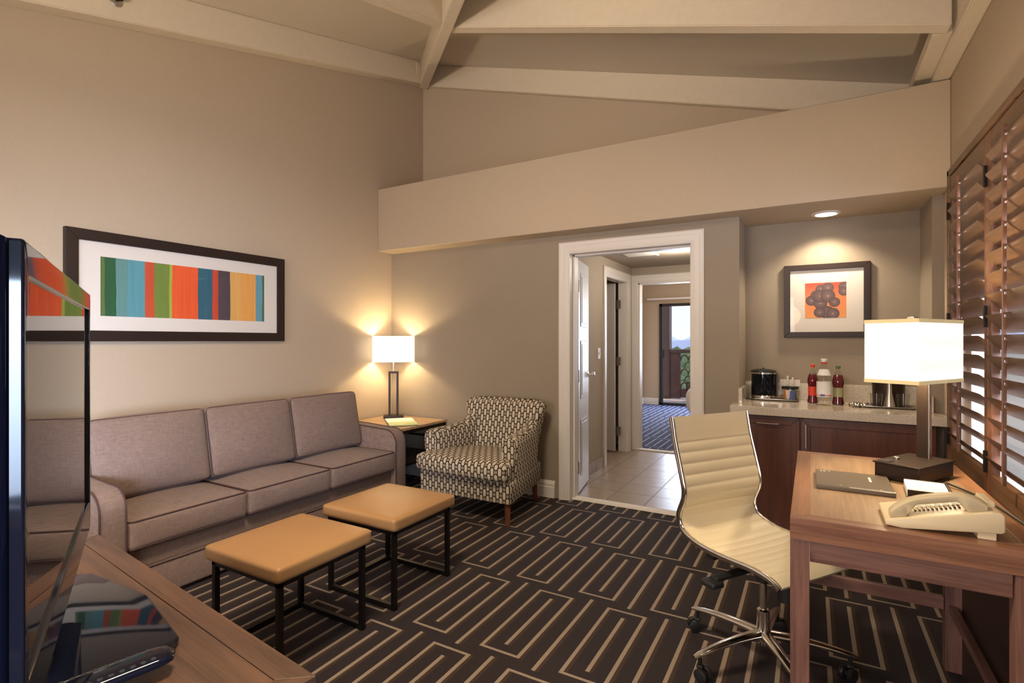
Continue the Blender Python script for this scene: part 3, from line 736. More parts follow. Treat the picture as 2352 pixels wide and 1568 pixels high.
# balcony
tag(link('balcony_post', B().box(-2.99, -2.78, 12.05, 12.30, -0.02, 2.7, 0.01), 'redwood', loc=(-2.88, 12.2, -0.02)), 'tall red-brown wooden post at the left of the balcony', 'post')
rb = B().box(-2.77, -2.55, 12.1, 12.22, 0, 1.02, 0.01).box(-2.77, 0.8, 12.08, 12.24, 1.02, 1.10, 0.01).box(-2.55, 0.8, 12.12, 12.20, 0.02, 0.22, 0.006)
ral = thing('balcony_railing', 'red-brown balcony railing with rows of arched scallop openings', 'railing', (-1.1, 12.2, 0))
link('rail_frame', rb, 'redwood', ral)
sc = B(); pit = 0.165
for rz in range(5):
    for k in range(10):
        cx = -2.47+k*pit+(pit/2 if rz % 2 else 0); cz = 0.22+rz*0.155
        pts = [(cx+pit*0.5*math.cos(a_), 12.16, cz+0.13*math.sin(a_)) for a_ in [PI*q/8 for q in range(9)]]
        sc.tube(pts, 0.014, 6)
link('scallop_tile', sc, 'redwood', ral)
pc = thing('patio_chair', 'dark patio chair standing on the balcony behind the glass door', 'chair', (-2.05, 11.5, -0.02))
link('seat', B().box(-2.27, -1.83, 11.3, 11.72, 0.40, 0.44, 0.01), 'redwood', pc)
link('backrest', B().box(-1.86, -1.82, 11.3, 11.72, 0.44, 0.86, 0.01), 'redwood', pc)
for ax in (-2.25, -1.87):
    for ay in (11.33, 11.68): link('leg', B().box(ax-0.02, ax+0.02, ay-0.02, ay+0.02, -0.02, 0.41, 0.004), 'redwood', pc)
# bed
bed = thing('bed', 'bed with rounded pale bedding seen past the far bedroom doorway', 'bed', (-0.62, 8.4, 0))
link('bed_base', B().box(-1.40, 0.6, 7.5, 9.3, 0.0, 0.28, 0.01), 'walnutX', bed)
link('mattress', B().cushion(-1.52, 0.65, 7.45, 9.35, 0.27, 0.66, 0.14, 0.02, 10), 'bedding', bed)

# ================================================================== FURNITURE
def rrect(x0, x1, y0, y1, z, r, n=5):
    out = []
    for cx, cy, a0 in ((x1-r, y1-r, 0), (x0+r, y1-r, 90), (x0+r, y0+r, 180), (x1-r, y0+r, 270)):
        for k in range(n+1):
            a_ = math.radians(a0+90*k/n); out.append((cx+r*math.cos(a_), cy+r*math.sin(a_), z))
    return out
# ---- sofa (front faces +X)
sofa = thing('sofa', 'long taupe three-seat sofa with dark piping under the striped picture', 'sofa', (-3.2, 2.15, 0))
SY0, SY1 = 1.125, 3.19; AW = 0.115; XB = -3.60
link('base', B().box(XB, -2.835, SY0+0.02, SY1-0.02, 0.02, 0.185, 0.012).box(XB, -2.845, SY0+0.02, SY1-0.02, 0.17, 0.30, 0.03, 4), 'sofa', sofa, 50)
link('piping', B().tube([(-2.834, SY0+AW, 0.183), (-2.834, SY1-AW, 0.183)], 0.004, 8), 'piping', sofa)
for fx in (-3.52, -2.90):
    for fy in (SY0+0.08, SY1-0.08): link('foot', B().cyl((fx, fy, 0), (fx, fy, 0.03), 0.025, 14), 'blackmatte', sofa)
def arm(y0, y1):
    pr = [(XB, 0.02), (-2.80, 0.02), (-2.80, 0.50)]
    for k in range(1, 7):
        a_ = PI/2*k/6; pr.append((-2.80-0.10+0.10*math.cos(a_), 0.50+0.10*math.sin(a_)))
    pr += [(-3.2, 0.615), (XB, 0.625)]
    o = link('arm', B().prism(pr, 'Y', y0, y1, 0.010, 3), 'sofa', sofa, 50)
    for yy in (y0+0.008, y1-0.008):
        off = [(x+0.001, z) for x, z in pr[1:]]
        link('piping', B().tube([(x, yy+(0.004 if yy > (y0+y1)/2 else -0.004), z) for x, z in off], 0.0045, 8, up=(0, 1, 0)), 'piping', o)
arm(SY0, SY0+AW); arm(SY1-AW, SY1)
link('backrest', B().box(XB, -3.36, SY0+AW-0.01, SY1-AW+0.01, 0.30, 0.80, 0.03, 4), 'sofa', sofa, 50)
seam = [SY0+AW, 1.850, 2.450, SY1-AW]
for i in range(3):
    y0, y1 = seam[i]+0.003, seam[i+1]-0.003
    c = link('seat_cushion', B().cushion(-3.40, -2.795, y0, y1, 0.298, 0.440, 0.022, n=16, pf=(0.012, 0.004, 0.022)), 'sofa', sofa, 60)
    for zz in (0.436, 0.304):
        link('piping', B().tube([(x, y, z) for x, y, z in rrect(-3.395, -2.797, y0+0.006, y1-0.006, zz, 0.022)], 0.0042, 8, closed=True), 'piping', c)
    mt = Matrix.Translation((-3.265, (y0+y1)/2, 0.665)) @ Matrix.Rotation(math.radians(-11), 4, 'Y')
    hh, hw, ht = 0.215, (y1-y0)/2, 0.085
    yl = -hw if i else -hw
    c = link('back_cushion', B().cushion(-ht, ht, -hw, hw, -hh, hh, 0.030, n=18, pf=(0.045, 0.004, 0.010), mtx=mt), 'sofa', sofa, 60)
    pth = [(z, y, x) for x, y, z in rrect(-hh+0.006, hh-0.006, -hw+0.006, hw-0.006, ht-0.014, 0.030)]
    link('piping', B().tube(pth, 0.0042, 8, closed=True, mtx=mt), 'piping', c)

# ---- ottomans
def ottoman(x0, x1, y0, y1, label):
    t = thing('ottoman', label, 'ottoman', ((x0+x1)/2, (y0+y1)/2, 0), group='cube ottomans in front of the sofa')
    a0, a1, b0, b1 = x0+0.022, x1-0.022, y0+0.022, y1-0.022
    link('seat_pad', B().cushion(x0, x1, y0, y1, 0.385, 0.448, 0.016, n=14, pf=(0.001, 0.001, 0.011)), 'tan', t, 60)
    link('top_frame', B().box(a0, a1, b0, b0+0.022, 0.363, 0.385).box(a0, a1, b1-0.022, b1, 0.363, 0.385).box(a0, a0+0.022, b0, b1, 0.363, 0.385).box(a1-0.022, a1, b0, b1, 0.363, 0.385), 'darkmetal', t)
    for xx in (a0, a1-0.022):
        for yy in (b0, b1-0.022): link('leg', B().box(xx, xx+0.022, yy, yy+0.022, 0, 0.364, 0.001), 'darkmetal', t)
    for yy in (b0, b1-0.022): link('bottom_rail', B().box(a0+0.022, a1-0.022, yy, yy+0.022, 0.004, 0.026, 0.001), 'darkmetal', t)
    for xx in (a0,): link('bottom_rail', B().box(xx, xx+0.022, b0+0.022, b1-0.022, 0.004, 0.026, 0.001), 'darkmetal', t)
    return t
ottoman(-2.20, -1.722, 1.255, 1.742, 'tan leather cube ottoman nearer the camera and the wooden console')
ottoman(-2.215, -1.712, 1.875, 2.365, 'tan leather cube ottoman farther back, nearer the patterned armchair')

# ---- side table
st = thing('side_table', 'square corner table with light wood top, dark metal frame and lower shelf', 'side table', (-3.25, 3.57, 0))
TX0, TX1, TY0, TY1 = -3.60, -2.93, 3.24, 3.90
link('tabletop', B().box(TX0, TX1, TY0, TY1, 0.548, 0.570, 0.003), 'sidetop', st)
link('top_frame', B().box(TX0+0.004, TX1-0.004, TY0+0.004, TY0+0.028, 0.520, 0.548).box(TX0+0.004, TX1-0.004, TY1-0.028, TY1-0.004, 0.520, 0.548).box(TX0+0.004, TX0+0.028, TY0+0.004, TY1-0.004, 0.520, 0.548).box(TX1-0.028, TX1-0.004, TY0+0.004, TY1-0.004, 0.520, 0.548), 'darkmetal', st)
for xx in (TX0+0.004, TX1-0.028):
    for yy in (TY0+0.004, TY1-0.028): link('leg', B().box(xx, xx+0.024, yy, yy+0.024, 0, 0.522, 0.001), 'darkmetal', st)
link('shelf', B().box(TX0+0.01, TX1-0.01, TY0+0.01, TY1-0.01, 0.245, 0.27, 0.003), 'darkmetal', st)
link('crossbar', B().box(TX0+0.02, TX1-0.02, TY1-0.026, TY1-0.008, 0.40, 0.418, 0.001), 'darkmetal', st)
link('drawer_box', B().box(TX0+0.04, TX1-0.004, TY1-0.30, TY1-0.035, 0.10, 0.245, 0.004), 'sofa', st) if False else None

# ---- corner lamp
LA = math.radians(-47)+PI/2-PI/2
lx, ly, lz = -3.42, 3.73, 0.570
cl = thing('table_lamp', 'lit corner table lamp with wide white shade and open bronze frame stem', 'lamp', (lx, ly, lz), math.radians(43), world=False)
# local frame: x to the camera's right, y away from the camera
link('base', B().box(-0.092, 0.092, -0.05, 0.05, 0, 0.028, 0.004), 'bronze', cl)
link('stem', B().box(-0.047, -0.026, -0.011, 0.011, 0.028, 0.44, 0.002).box(0.026, 0.047, -0.011, 0.011, 0.028, 0.44, 0.002).box(-0.047, 0.047, -0.011, 0.011, 0.42, 0.442, 0.002), 'bronze', cl)
link('neck', B().cyl((0, 0, 0.44), (0, 0, 0.60), 0.009, 12), 'steel', cl)
def open_shade(hx, hy, z0, z1_, th=0.003):
    b = B(); 
    b.box(-hx, hx, -hy, -hy+th, z0, z1_).box(-hx, hx, hy-th, hy, z0, z1_).box(-hx, -hx+th, -hy, hy, z0, z1_).box(hx-th, hx, -hy, hy, z0, z1_)
    return b
link('lamp_shade', open_shade(0.190, 0.10, 0.530, 0.772), 'shade', cl)
lamp('corner_lamp_light', 'POINT', (lx, ly, lz+0.665), 18, (1.0, 0.76, 0.42), 0.03)

# magazine
mg = thing('magazine', 'open magazine with white and green pages under the corner lamp', 'magazine', (-3.165, 3.545, 0.570), math.radians(-41), world=False)
def page(x0, x1, sgn):
    secs = []
    for k in range(9):
        f = k/8; x = x0+(x1-x0)*f; h = 0.012+0.008*math.sin(PI*min(1, f*1.15))
        secs.append([(x, -0.12, 0.0), (x, 0.12, 0.0), (x, 0.12, h), (x, -0.12, h)])
    return B().ring(secs)
link('page_block', page(0.0, -0.215, -1), 'paper', mg); link('page_block', page(0.0, 0.20, 1), 'page_green', mg)
link('cover', B().box(-0.218, 0.204, -0.123, 0.123, 0.0, 0.004), 'darkmetal', mg)

# ---- armchair
ac = thing('armchair', 'upholstered armchair in cream fabric with brown chain-link pattern', 'armchair', (-2.2, 3.4, 0))
def superell(cx, cy, z, a, b_, e=5, n=28, ax='Z'):
    out = []
    for k in range(n):
        t = 2*PI*k/n; c, s = math.cos(t), math.sin(t)
        u = a*math.copysign(abs(c)**(2/e), c); v = b_*math.copysign(abs(s)**(2/e), s)
        out.append((cx+u, cy+v, z) if ax == 'Z' else (cx+u, z, cy+v))
    return out
AX = -2.2
# base tapers to the rear
def tap(z, grow=0.0):
    f0, f1 = 0.405+grow, 0.300+grow
    y0, y1 = 3.125, 3.80
    out = []; r = 0.03
    P4 = [(AX-f0, y0), (AX+f0, y0), (AX+f1, y1), (AX-f1, y1)]
    for i in range(4):
        p, q, nn = Vector(P4[i-1]), Vector(P4[i]), Vector(P4[(i+1) % 4])
        d0 = (p-q).normalized(); d1 = (nn-q).normalized()
        for k in range(5):
            s = k/4; a_ = q+d0*r*(1-s)**2+d1*r*s**2
            out.append((a_.x, a_.y, z))
    return out
link('base', B().ring([tap(0.165, -0.006), tap(0.17, 0), tap(0.29, 0.004), tap(0.315, 0.002), tap(0.325, -0.015)]), 'link', ac, 60)
# T seat cushion
def tcush():
    b = B(); t = bmesh.new()
    def outline(g):
        pts = [(-0.395, 3.045), (0.395, 3.045), (0.405, 3.10), (0.395, 3.17), (0.315, 3.19), (0.30, 3.60), (-0.30, 3.60), (-0.315, 3.19), (-0.395, 3.17), (-0.405, 3.10)]
        c = Vector((0, 3.32)); out = []
        for x, y in pts:
            v = Vector((x, y)); d = (v-c); out.append((AX+v.x-math.copysign(min(abs(d.x), g), d.x), v.y-math.copysign(g, d.y)))
        return out
    lv = [(0.322, 0.03), (0.332, 0.010), (0.36, 0.0), (0.415, 0.0), (0.440, 0.008), (0.452, 0.03), (0.460, 0.08), (0.470, 0.18)]
    b.ring([[(x, y, z) for x, y in outline(g)] for z, g in lv])
    return b
tc_ = tcush(); 
bmesh.ops.subdivide_edges(tc_.bm, edges=tc_.bm.edges[:], cuts=1, use_grid_fill=True)
for _ in range(2): bmesh.ops.smooth_vert(tc_.bm, verts=tc_.bm.verts, factor=0.5, use_axis_x=True, use_axis_y=True, use_axis_z=True)
link('seat_cushion', tc_, 'link', ac, 80)
# arms, lofted front to rear
for s in (-1, 1):
    secs = []
    for k in range(15):
        f = k/14; y = 3.19+f*0.50
        top = 0.612+0.018*f+0.075*max(0, (f-0.62)/0.38)**2
        outx = 0.400-0.105*f*0.75; inx = outx-0.115+0.02*f
        flare = 0.016
        bot = 0.30; r = 0.03
        e = 0.0 if k else 0.012
        pts = [(inx+e, bot), (outx-e-0.002, bot), (outx+flare-e, top-0.06), (outx+flare-0.008-e, top-0.022), (outx+flare-0.035, top-e), (inx+0.04, top-e), (inx+0.012+e, top-0.02), (inx+e, top-0.06)]
        secs.append([(AX+s*px, y, pz) for px, pz in pts])
    bb = B().ring(secs)
    link('arm', bb, 'link', ac, 50)
# back, lofted upward
secs = []
for k in range(22):
    f = k/21; z = 0.20+f*0.625
    hw = 0.292+0.085*max(0, (f-0.30)/0.70)**1.3
    cy = 3.70+0.075*f; th = 0.085-0.018*f
    g = 0.0
    if f > 0.93: g = (f-0.93)/0.07; 
    kx = 0.03*g*g; ky = 0.045*g*g
    sec = []
    for q in superell(0, 0, z, hw-kx, th-ky, 6, 32):
        bow = 0.030*(q[0]/hw)**2*(1 if f > 0.2 else f/0.2)
        zz = z-0.022*f**3*(abs(q[0])/hw)**6
        sec.append((AX+q[0], cy+q[1]-bow, zz))
    secs.append(sec)
link('backrest', B().ring(secs), 'link', ac, 60)
for (fx, fy) in ((-0.355, 3.165), (0.355, 3.165), (-0.255, 3.76), (0.255, 3.76)):
    link('leg', B().tube([(AX+fx, fy, 0.17), (AX+fx, fy+(0 if fy < 3.4 else 0.03), 0.0)], [0.028, 0.018], 4), 'walnutZ', ac)

# ---- console with television
CA = math.atan2(0.691-0.832, -0.848+2.07)
con = thing('media_console', 'long brown wooden console in the lower left corner', 'console', (-0.833, 0.692, 0.0), CA, world=False)
# local: x from -1.25 (far end) to 0 (right end); y from 0 (room edge) to negative
CL, CD, CH = 1.25, 0.50, 0.65
link('top_panel', B().box(-CL+0.052, -0.052, -CD+0.052, -0.0555, CH-0.022, CH-0.001), 'walnutX', con)
link('top_rim', B().prism([(-CL, 0), (0, 0), (-0.054, -0.054), (-CL+0.054, -0.054)], 'Z', CH-0.035, CH, 0.0015).prism([(-CL, -CD), (0, -CD), (-0.054, -CD+0.054), (-CL+0.054, -CD+0.054)], 'Z', CH-0.035, CH, 0.0015), 'walnutX', con)
link('top_rim', B().prism([(0, 0), (0, -CD), (-0.054, -CD+0.054), (-0.054, -0.054)], 'Z', CH-0.035, CH, 0.0015).prism([(-CL, 0), (-CL, -CD), (-CL+0.054, -CD+0.054), (-CL+0.054, -0.054)], 'Z', CH-0.035, CH, 0.0015), 'walnutY', con)
link('cabinet_body', B().box(-CL+0.02, -0.02, -CD+0.02, -0.02, 0.06, CH-0.035, 0.003), 'walnutX', con)
for k in range(3): link('drawer', B().box(-CL+0.05+k*0.385, -CL+0.425+k*0.385, -0.02, -0.008, 0.12, CH-0.06, 0.003), 'walnutX', con)
link('plinth', B().box(-CL+0.05, -0.05, -CD+0.05, -0.05, 0.0, 0.06), 'darkmetal', con)

# television: screen plane runs from the near edge to the far edge
far = Vector((-1.690, 0.660, 0)); near = Vector((-0.842, 0.262, 0))
dirv = (far-near).normalized(); TW = (far-near).length+0.02
tv = thing('television', 'flat screen television with glossy black bezel standing on the console', 'television', (near.x, near.y, 0.665), math.atan2(dirv.y, dirv.x), world=False)
# local: x from near (0) to far (TW); +y is behind? screen faces the room side
zb, zt = 0.791-0.665, 1.426-0.665
SGN = -1   # screen faces local -y ... world (+.43,+.90)
pr = []
# glossy bezel ring (four pieces joined), a little proud of the screen
bz = B()
sx0, sx1, sz0, sz1 = 0.03, TW-0.022, zb+0.075, zt-0.045
bz.prism([(0, zt), (TW, zt), (TW-0.022, sz1), (0.03, sz1)], 'Y', 0.0, 0.05, 0.004, 3)
bz.prism([(0, zb), (TW, zb), (TW-0.022, sz0), (0.03, sz0)], 'Y', 0.0, 0.05, 0.004, 3)
bz.prism([(0, zb), (0.03, sz0), (0.03, sz1), (0, zt)], 'Y', 0.0, 0.05, 0.004, 3)
bz.prism([(TW, zb), (TW-0.022, sz0), (TW-0.022, sz1), (TW, zt)], 'Y', 0.0, 0.05, 0.004, 3)
link('bezel', bz, 'blackgloss', tv)
link('screen', B().box(sx0-0.01, sx1+0.01, 0.006, 0.02, sz0-0.01, sz1+0.01), 'screen', tv)
# rounded back housing wrapping the edge
secs = []
for k in range(15):
    a_ = PI*k/14; bul = 0.024*math.sin(a_); y = 0.038-0.024*math.cos(a_)
    if k == 14: bul = -0.012
    secs.append([(x, y, z) for x, z in [(-bul+0.004, zb+0.004-bul*0.3), (TW-0.002+bul*0.2, zb+0.004-bul*0.3), (TW-0.002+bul*0.2, zt-0.004+bul*0.3), (-bul+0.004, zt-0.004+bul*0.3)]])
secs.append([(x, 0.105, z) for x, z in [(0.12, zb+0.09), (TW-0.12, zb+0.09), (TW-0.12, zt-0.12), (0.12, zt-0.12)]])
bb = B().ring(secs)
link('back_housing', bb, 'housing', tv, 50)
link('stand_neck', B().box(TW/2-0.06, TW/2+0.06, 0.03, 0.07, 0.0, zb+0.05, 0.01), 'blackgloss', tv)
# glossy stand plate, aligned with the console
m = Matrix.Translation((-0.833, 0.692, 0)) @ Matrix.Rotation(CA, 4, 'Z')
mi = (Matrix.Translation(tv.location) @ Matrix.Rotation(tv.rotation_euler[2], 4, 'Z')).inverted()
def plate():
    pts = [(-0.865, -0.12), (-0.60, -0.078), (-0.335, -0.11), (-0.300, -0.14), (-0.30, -0.40), (-0.86, -0.40), (-0.89, -0.36), (-0.89, -0.15)]
    b = B().prism(pts, 'Z', CH+0.001, CH+0.016, 0.005, 3, mtx=mi @ m)
    return b
link('stand_base', plate(), 'blackgloss', tv, 50)
# remote control lying on the stand plate's right corner
rc = thing('remote_control', 'black remote control with rows of small round buttons on the console', 'remote control', (-1.130, 0.480, 0.667), math.radians(78), world=False)
body = []
for k in range(17):
    f = k/16; x = -0.10+0.20*f
    w_ = 0.033*math.sqrt(max(0.0, 1-((2*f-1)**8))) + 0.002; h = 0.021*math.sqrt(max(0, 1-((2*f-1)**6)))+0.002
    body.append([(x, w_*math.cos(2*PI*q/20), 0.011+h*0.5*math.copysign(abs(math.sin(2*PI*q/20))**0.7, math.sin(2*PI*q/20))) for q in range(20)])
rb_ = link('remote_body', B().ring(body), 'blackgloss', rc, 60)
for r_ in range(9):
    for c_ in range(4):
        link('button', B().lathe([(0.0045, 0.0175), (0.0050, 0.0205), (0.0042, 0.0215), (0.001, 0.0212)], (-0.075+r_*0.0165, -0.0195+c_*0.013, 0), 12), 'blackplastic', rc)
        
# ---- desk
dk = thing('desk', 'brown wooden writing desk by the shutters at the right', 'desk', (0.24, 2.3, 0))
X0, X1, Y0, Y1, ZT = -0.055, 0.545, 1.815, 2.93, 0.760
link('desktop', B().box(X0+0.053, X1-0.053, Y0+0.053, Y1-0.053, ZT-0.03, ZT-0.0008), 'desktop', dk)
r_ = 0.055
link('top_rim', B().prism([(X0, Y0), (X1, Y0), (X1-r_, Y0+r_), (X0+r_, Y0+r_)], 'Z', ZT-0.066, ZT, 0.0015), 'deskrim', dk)
link('top_rim', B().prism([(X0, Y1), (X1, Y1), (X1-r_, Y1-r_), (X0+r_, Y1-r_)], 'Z', ZT-0.066, ZT, 0.0015), 'deskrim', dk)
link('top_rim', B().prism([(X0, Y0), (X0, Y1), (X0+r_, Y1-r_), (X0+r_, Y0+r_)], 'Z', ZT-0.066, ZT, 0.0015), 'deskrimY', dk)
link('top_rim', B().prism([(X1, Y0), (X1, Y1), (X1-r_, Y1-r_), (X1-r_, Y0+r_)], 'Z', ZT-0.066, ZT, 0.0015), 'deskrimY', dk)
for xx, yy in ((X0, Y0), (X1-0.085, Y0), (X0, 2.63), (X1-0.085, 2.63)):
    link('leg', B().box(xx, xx+(0.052 if xx == X0 else 0.085), yy+0.004, yy+0.056, 0, ZT-0.0675, 0.002), 'deskZ', dk)
link('apron', B().box(X0+0.053, X1-0.087, Y0+0.014, Y0+0.034, 0.628, ZT-0.067, 0.002), 'deskX', dk)
link('apron', B().box(X0+0.053, X1-0.087, 2.65, 2.67, 0.628, ZT-0.067, 0.002), 'deskX', dk)
link('apron', B().box(X0+0.014, X0+0.034, Y0+0.058, 2.628, 0.655, ZT-0.067, 0.002), 'deskY', dk)
link('stretcher', B().box(X0+0.053, X1-0.087, 2.645, 2.67, 0.235, 0.285, 0.002), 'deskX', dk)
link('stretcher', B().box(X1-0.075, X1-0.050, Y0+0.058, 2.628, 0.235, 0.262, 0.002), 'deskY', dk)
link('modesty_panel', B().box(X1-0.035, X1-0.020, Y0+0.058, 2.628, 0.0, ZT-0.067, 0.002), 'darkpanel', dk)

# ---- desk lamp
DA = math.atan2(0.854, 0.52)
dl = thing('desk_lamp', 'lit desk lamp with boxy white shade on a dark rectangular power base', 'lamp', (0.355, 2.585, ZT), DA, world=False)
# local x along the long side (away from camera, to the right), y to the left
link('base', B().box(-0.136, 0.136, -0.076, 0.076, 0.004, 0.060, 0.003).box(-0.142, 0.142, -0.081, 0.081, 0.060, 0.067, 0.002), 'bronze', dl)
link('power_socket', B().box(-0.13, -0.085, 0.03, 0.068, 0.066, 0.0695, 0.001), 'blackplastic', dl)
link('switch_knob', B().lathe([(0.011, 0.066), (0.011, 0.075), (0.006, 0.078)], (-0.035, 0.045, 0), 16), 'steel', dl)
link('pole', B().box(0.083, 0.108, -0.012, 0.028, 0.066, 0.40, 0.002), 'bronze', dl)
link('chrome_strip', B().box(0.084, 0.107, -0.016, -0.012, 0.066, 0.40, 0.001), 'steel', dl)
link('lamp_shade', open_shade(0.176, 0.092, 0.388, 0.612), 'shade2', dl)
for zz in (0.377, 0.607):
    bb = open_shade(0.1775, 0.0935, zz, zz+0.014, 0.005); link('shade_trim', bb, 'shadetrim', dl)
link('finial', B().box(-0.03, 0.01, -0.012, 0.012, 0.621, 0.634, 0.003), 'steel', dl)
link('harp', B().tube([(0.095, 0.008, 0.40), (0.06, 0.005, 0.47), (0.0, 0.0, 0.48), (0, 0, 0.63)], 0.005, 8), 'steel', dl)
pl = dl.location
lamp('desk_lamp_light', 'POINT', (pl.x, pl.y, pl.z+0.50), 24, (1.0, 0.80, 0.52), 0.035)
# cord
tag(link('power_cord', B().tube([(0.44, 2.48, 0.772), (0.48, 2.42, 0.766), (0.515, 2.32, 0.765), (0.530, 2.18, 0.765), (0.542, 2.05, 0.765), (0.556, 1.98, 0.74), (0.558, 1.96, 0.6)], 0.004, 8), 'blackplastic', loc=(0.5, 2.3, 0.762)), 'thin dark cord running from the desk lamp along the shutters', 'cord')

# ---- desk things
nb = thing('notebook_folder', 'flat grey-brown information folder lying on the desk', 'folder', (0.14, 2.36, ZT), world=False)
link('cover', B().box(-0.122, 0.116, -0.142, 0.125, 0.010, 0.014, 0.0015).box(-0.122, 0.116, -0.142, 0.125, 0.0, 0.004, 0.0015).box(-0.122, 0.116, -0.144, -0.135, 0.0, 0.014, 0.002), 'notebook', nb)
link('page_block', B().box(-0.118, 0.112, -0.134, 0.121, 0.004, 0.010), 'blackmatte', nb)
link('silver_edge', B().box(-0.02, 0.115, -0.1455, -0.128, 0.0138, 0.0152, 0.0006), 'steel', nb)
for cx in (-0.045, 0.075): link('rivet', B().lathe([(0.005, 0.0), (0.005, 0.0025), (0.002, 0.003)], (cx, -0.13, 0.0140), 10), 'steel', nb)
mk = B()
for k, (dx, h) in enumerate(((0, 0.022), (0.009, 0.010), (0.014, 0.013), (0.026, 0.005), (0.030, 0.004))):
    mk.box(-0.105+dx, -0.102+dx, 0.10-h/2, 0.10+h/2, 0.0140, 0.0146)
for k in range(7): mk.box(0.05, 0.058, -0.01+k*0.011, -0.003+k*0.011, 0.0140, 0.0146)
link('cover_lettering', mk, 'mat', nb)
nt_ = thing('note_tray', 'small note tray with white paper beside the desk phone', 'note tray', (0.355, 2.315, ZT), math.radians(-4), world=False)
link('tray', B().box(-0.06, 0.062, -0.088, 0.085, 0.0, 0.005, 0.001).box(-0.06, 0.062, -0.090, -0.084, 0.0, 0.030, 0.001).box(0.056, 0.062, -0.09, 0.085, 0.0, 0.034, 0.001).box(-0.06, 0.062, 0.08, 0.086, 0, 0.030, 0.001), 'bronze', nt_)
link('paper_stack', B().box(-0.062, 0.054, -0.083, 0.079, 0.005, 0.029, 0.001), 'paper', nt_)
link('inner_window', B().box(-0.048, 0.042, -0.068, 0.064, 0.0292, 0.0298), 'label_white', nt_)

ph = thing('telephone', 'cream corded desk telephone on the near end of the desk', 'telephone', (0.19, 1.862, ZT), 0, world=False)
pts = [(0.0, 0.004), (0.0, 0.020), (0.235, 0.078), (0.256, 0.076), (0.262, 0.070), (0.262, 0.028), (0.255, 0.022), (0.04, 0.0)]
link('phone_body', B().prism(pts, 'Y', 0.0, 0.185, 0.004, 3), 'phone', ph, 50)
link('foot', B().box(0.205, 0.245, 0.005, 0.175, 0.0, 0.026, 0.003), 'phone', ph)
# handset: arch along x
hs = []
for k in range(25):
    f = k/24; x = 0.012+0.215*f
    base_ = 0.020+0.058*(x/0.235)
    e = abs(2*f-1)
    top = base_+0.020+0.034*(1-e**3.2)
    bot = base_-0.002 if e > 0.62 else base_+0.030*min(1, (0.62-e)/0.16)
    hw = 0.022 if e > 0.55 else 0.019
    g = 0.006
    hs.append([(x, 0.032-hw, bot+g), (x, 0.032-hw+g, bot), (x, 0.032+hw-g, bot), (x, 0.032+hw, bot+g), (x, 0.032+hw, top-g), (x, 0.032+hw-g*1.5, top), (x, 0.032-hw+g*1.5, top), (x, 0.032-hw, top-g)])
link('handset', B().ring(hs), 'phone_dark', ph, 50)
def onslope(x): return 0.020+0.058*(x/0.235)
kp = link('keypad', B().prism([(0.055, onslope(0.055)), (0.19, onslope(0.19)), (0.19, onslope(0.19)+0.003), (0.055, onslope(0.055)+0.003)], 'Y', 0.088, 0.176, 0.001), 'phone', ph)
for r in range(3):
    for c in range(6):
        xx = 0.066+c*0.02; yy = 0.092+r*0.026; z = onslope(xx)+0.003
        link('button', B().box(xx, xx+0.014, yy, yy+0.016, z, z+0.006, 0.0015), 'paper', ph)
gr = B()
for k in range(11):
    xx = 0.075+k*0.010; gr.box(xx, xx+0.004, 0.055, 0.084, onslope(xx)+0.002, onslope(xx)+0.0055)
link('speaker_grille', gr, 'bronze', ph)
link('cradle_rest', B().box(0.232, 0.255, 0.06, 0.16, 0.076, 0.092, 0.004), 'phone', ph)

# ---- office chair
CO = Vector((-0.52, 2.31, 0)); FW = Vector((0.829, -0.559, 0)); WD = Vector((0.559, 0.829, 0)); CW = 0.465
oc = thing('office_chair', 'cream ribbed leather swivel chair with chrome frame at the desk', 'office chair', (-0.165, 2.325, 0))
def cp(s, w, z): return CO+FW*s+WD*w+Vector((0, 0, z))
prof = [(-0.008, .968), (0.003, .91), (.015, .854), (.046, .748), (.066, .675), (.064, .63), (.048, .592), (.036, .555), (.046, .515), (.08, .487), (.16, .466), (.28, .462), (.39, .467), (.455, .463), (.495, .452), (.515, .440)]
def spline(P, n=8):
    out = []
    Q = [P[0]]+list(P)+[P[-1]]
    for i in range(1, len(Q)-2):
        for k in range(n):
            t = k/n; r = []
            for d in range(2):
                p0, p1, p2, p3 = Q[i-1][d], Q[i][d], Q[i+1][d], Q[i+2][d]
                r.append(0.5*((2*p1)+(-p0+p2)*t+(2*p0-5*p1+4*p2-p3)*t*t+(-p0+3*p1-3*p2+p3)*t**3))
            out.append(tuple(r))
    out.append(P[-1]); return out
sp = spline(prof, 10)
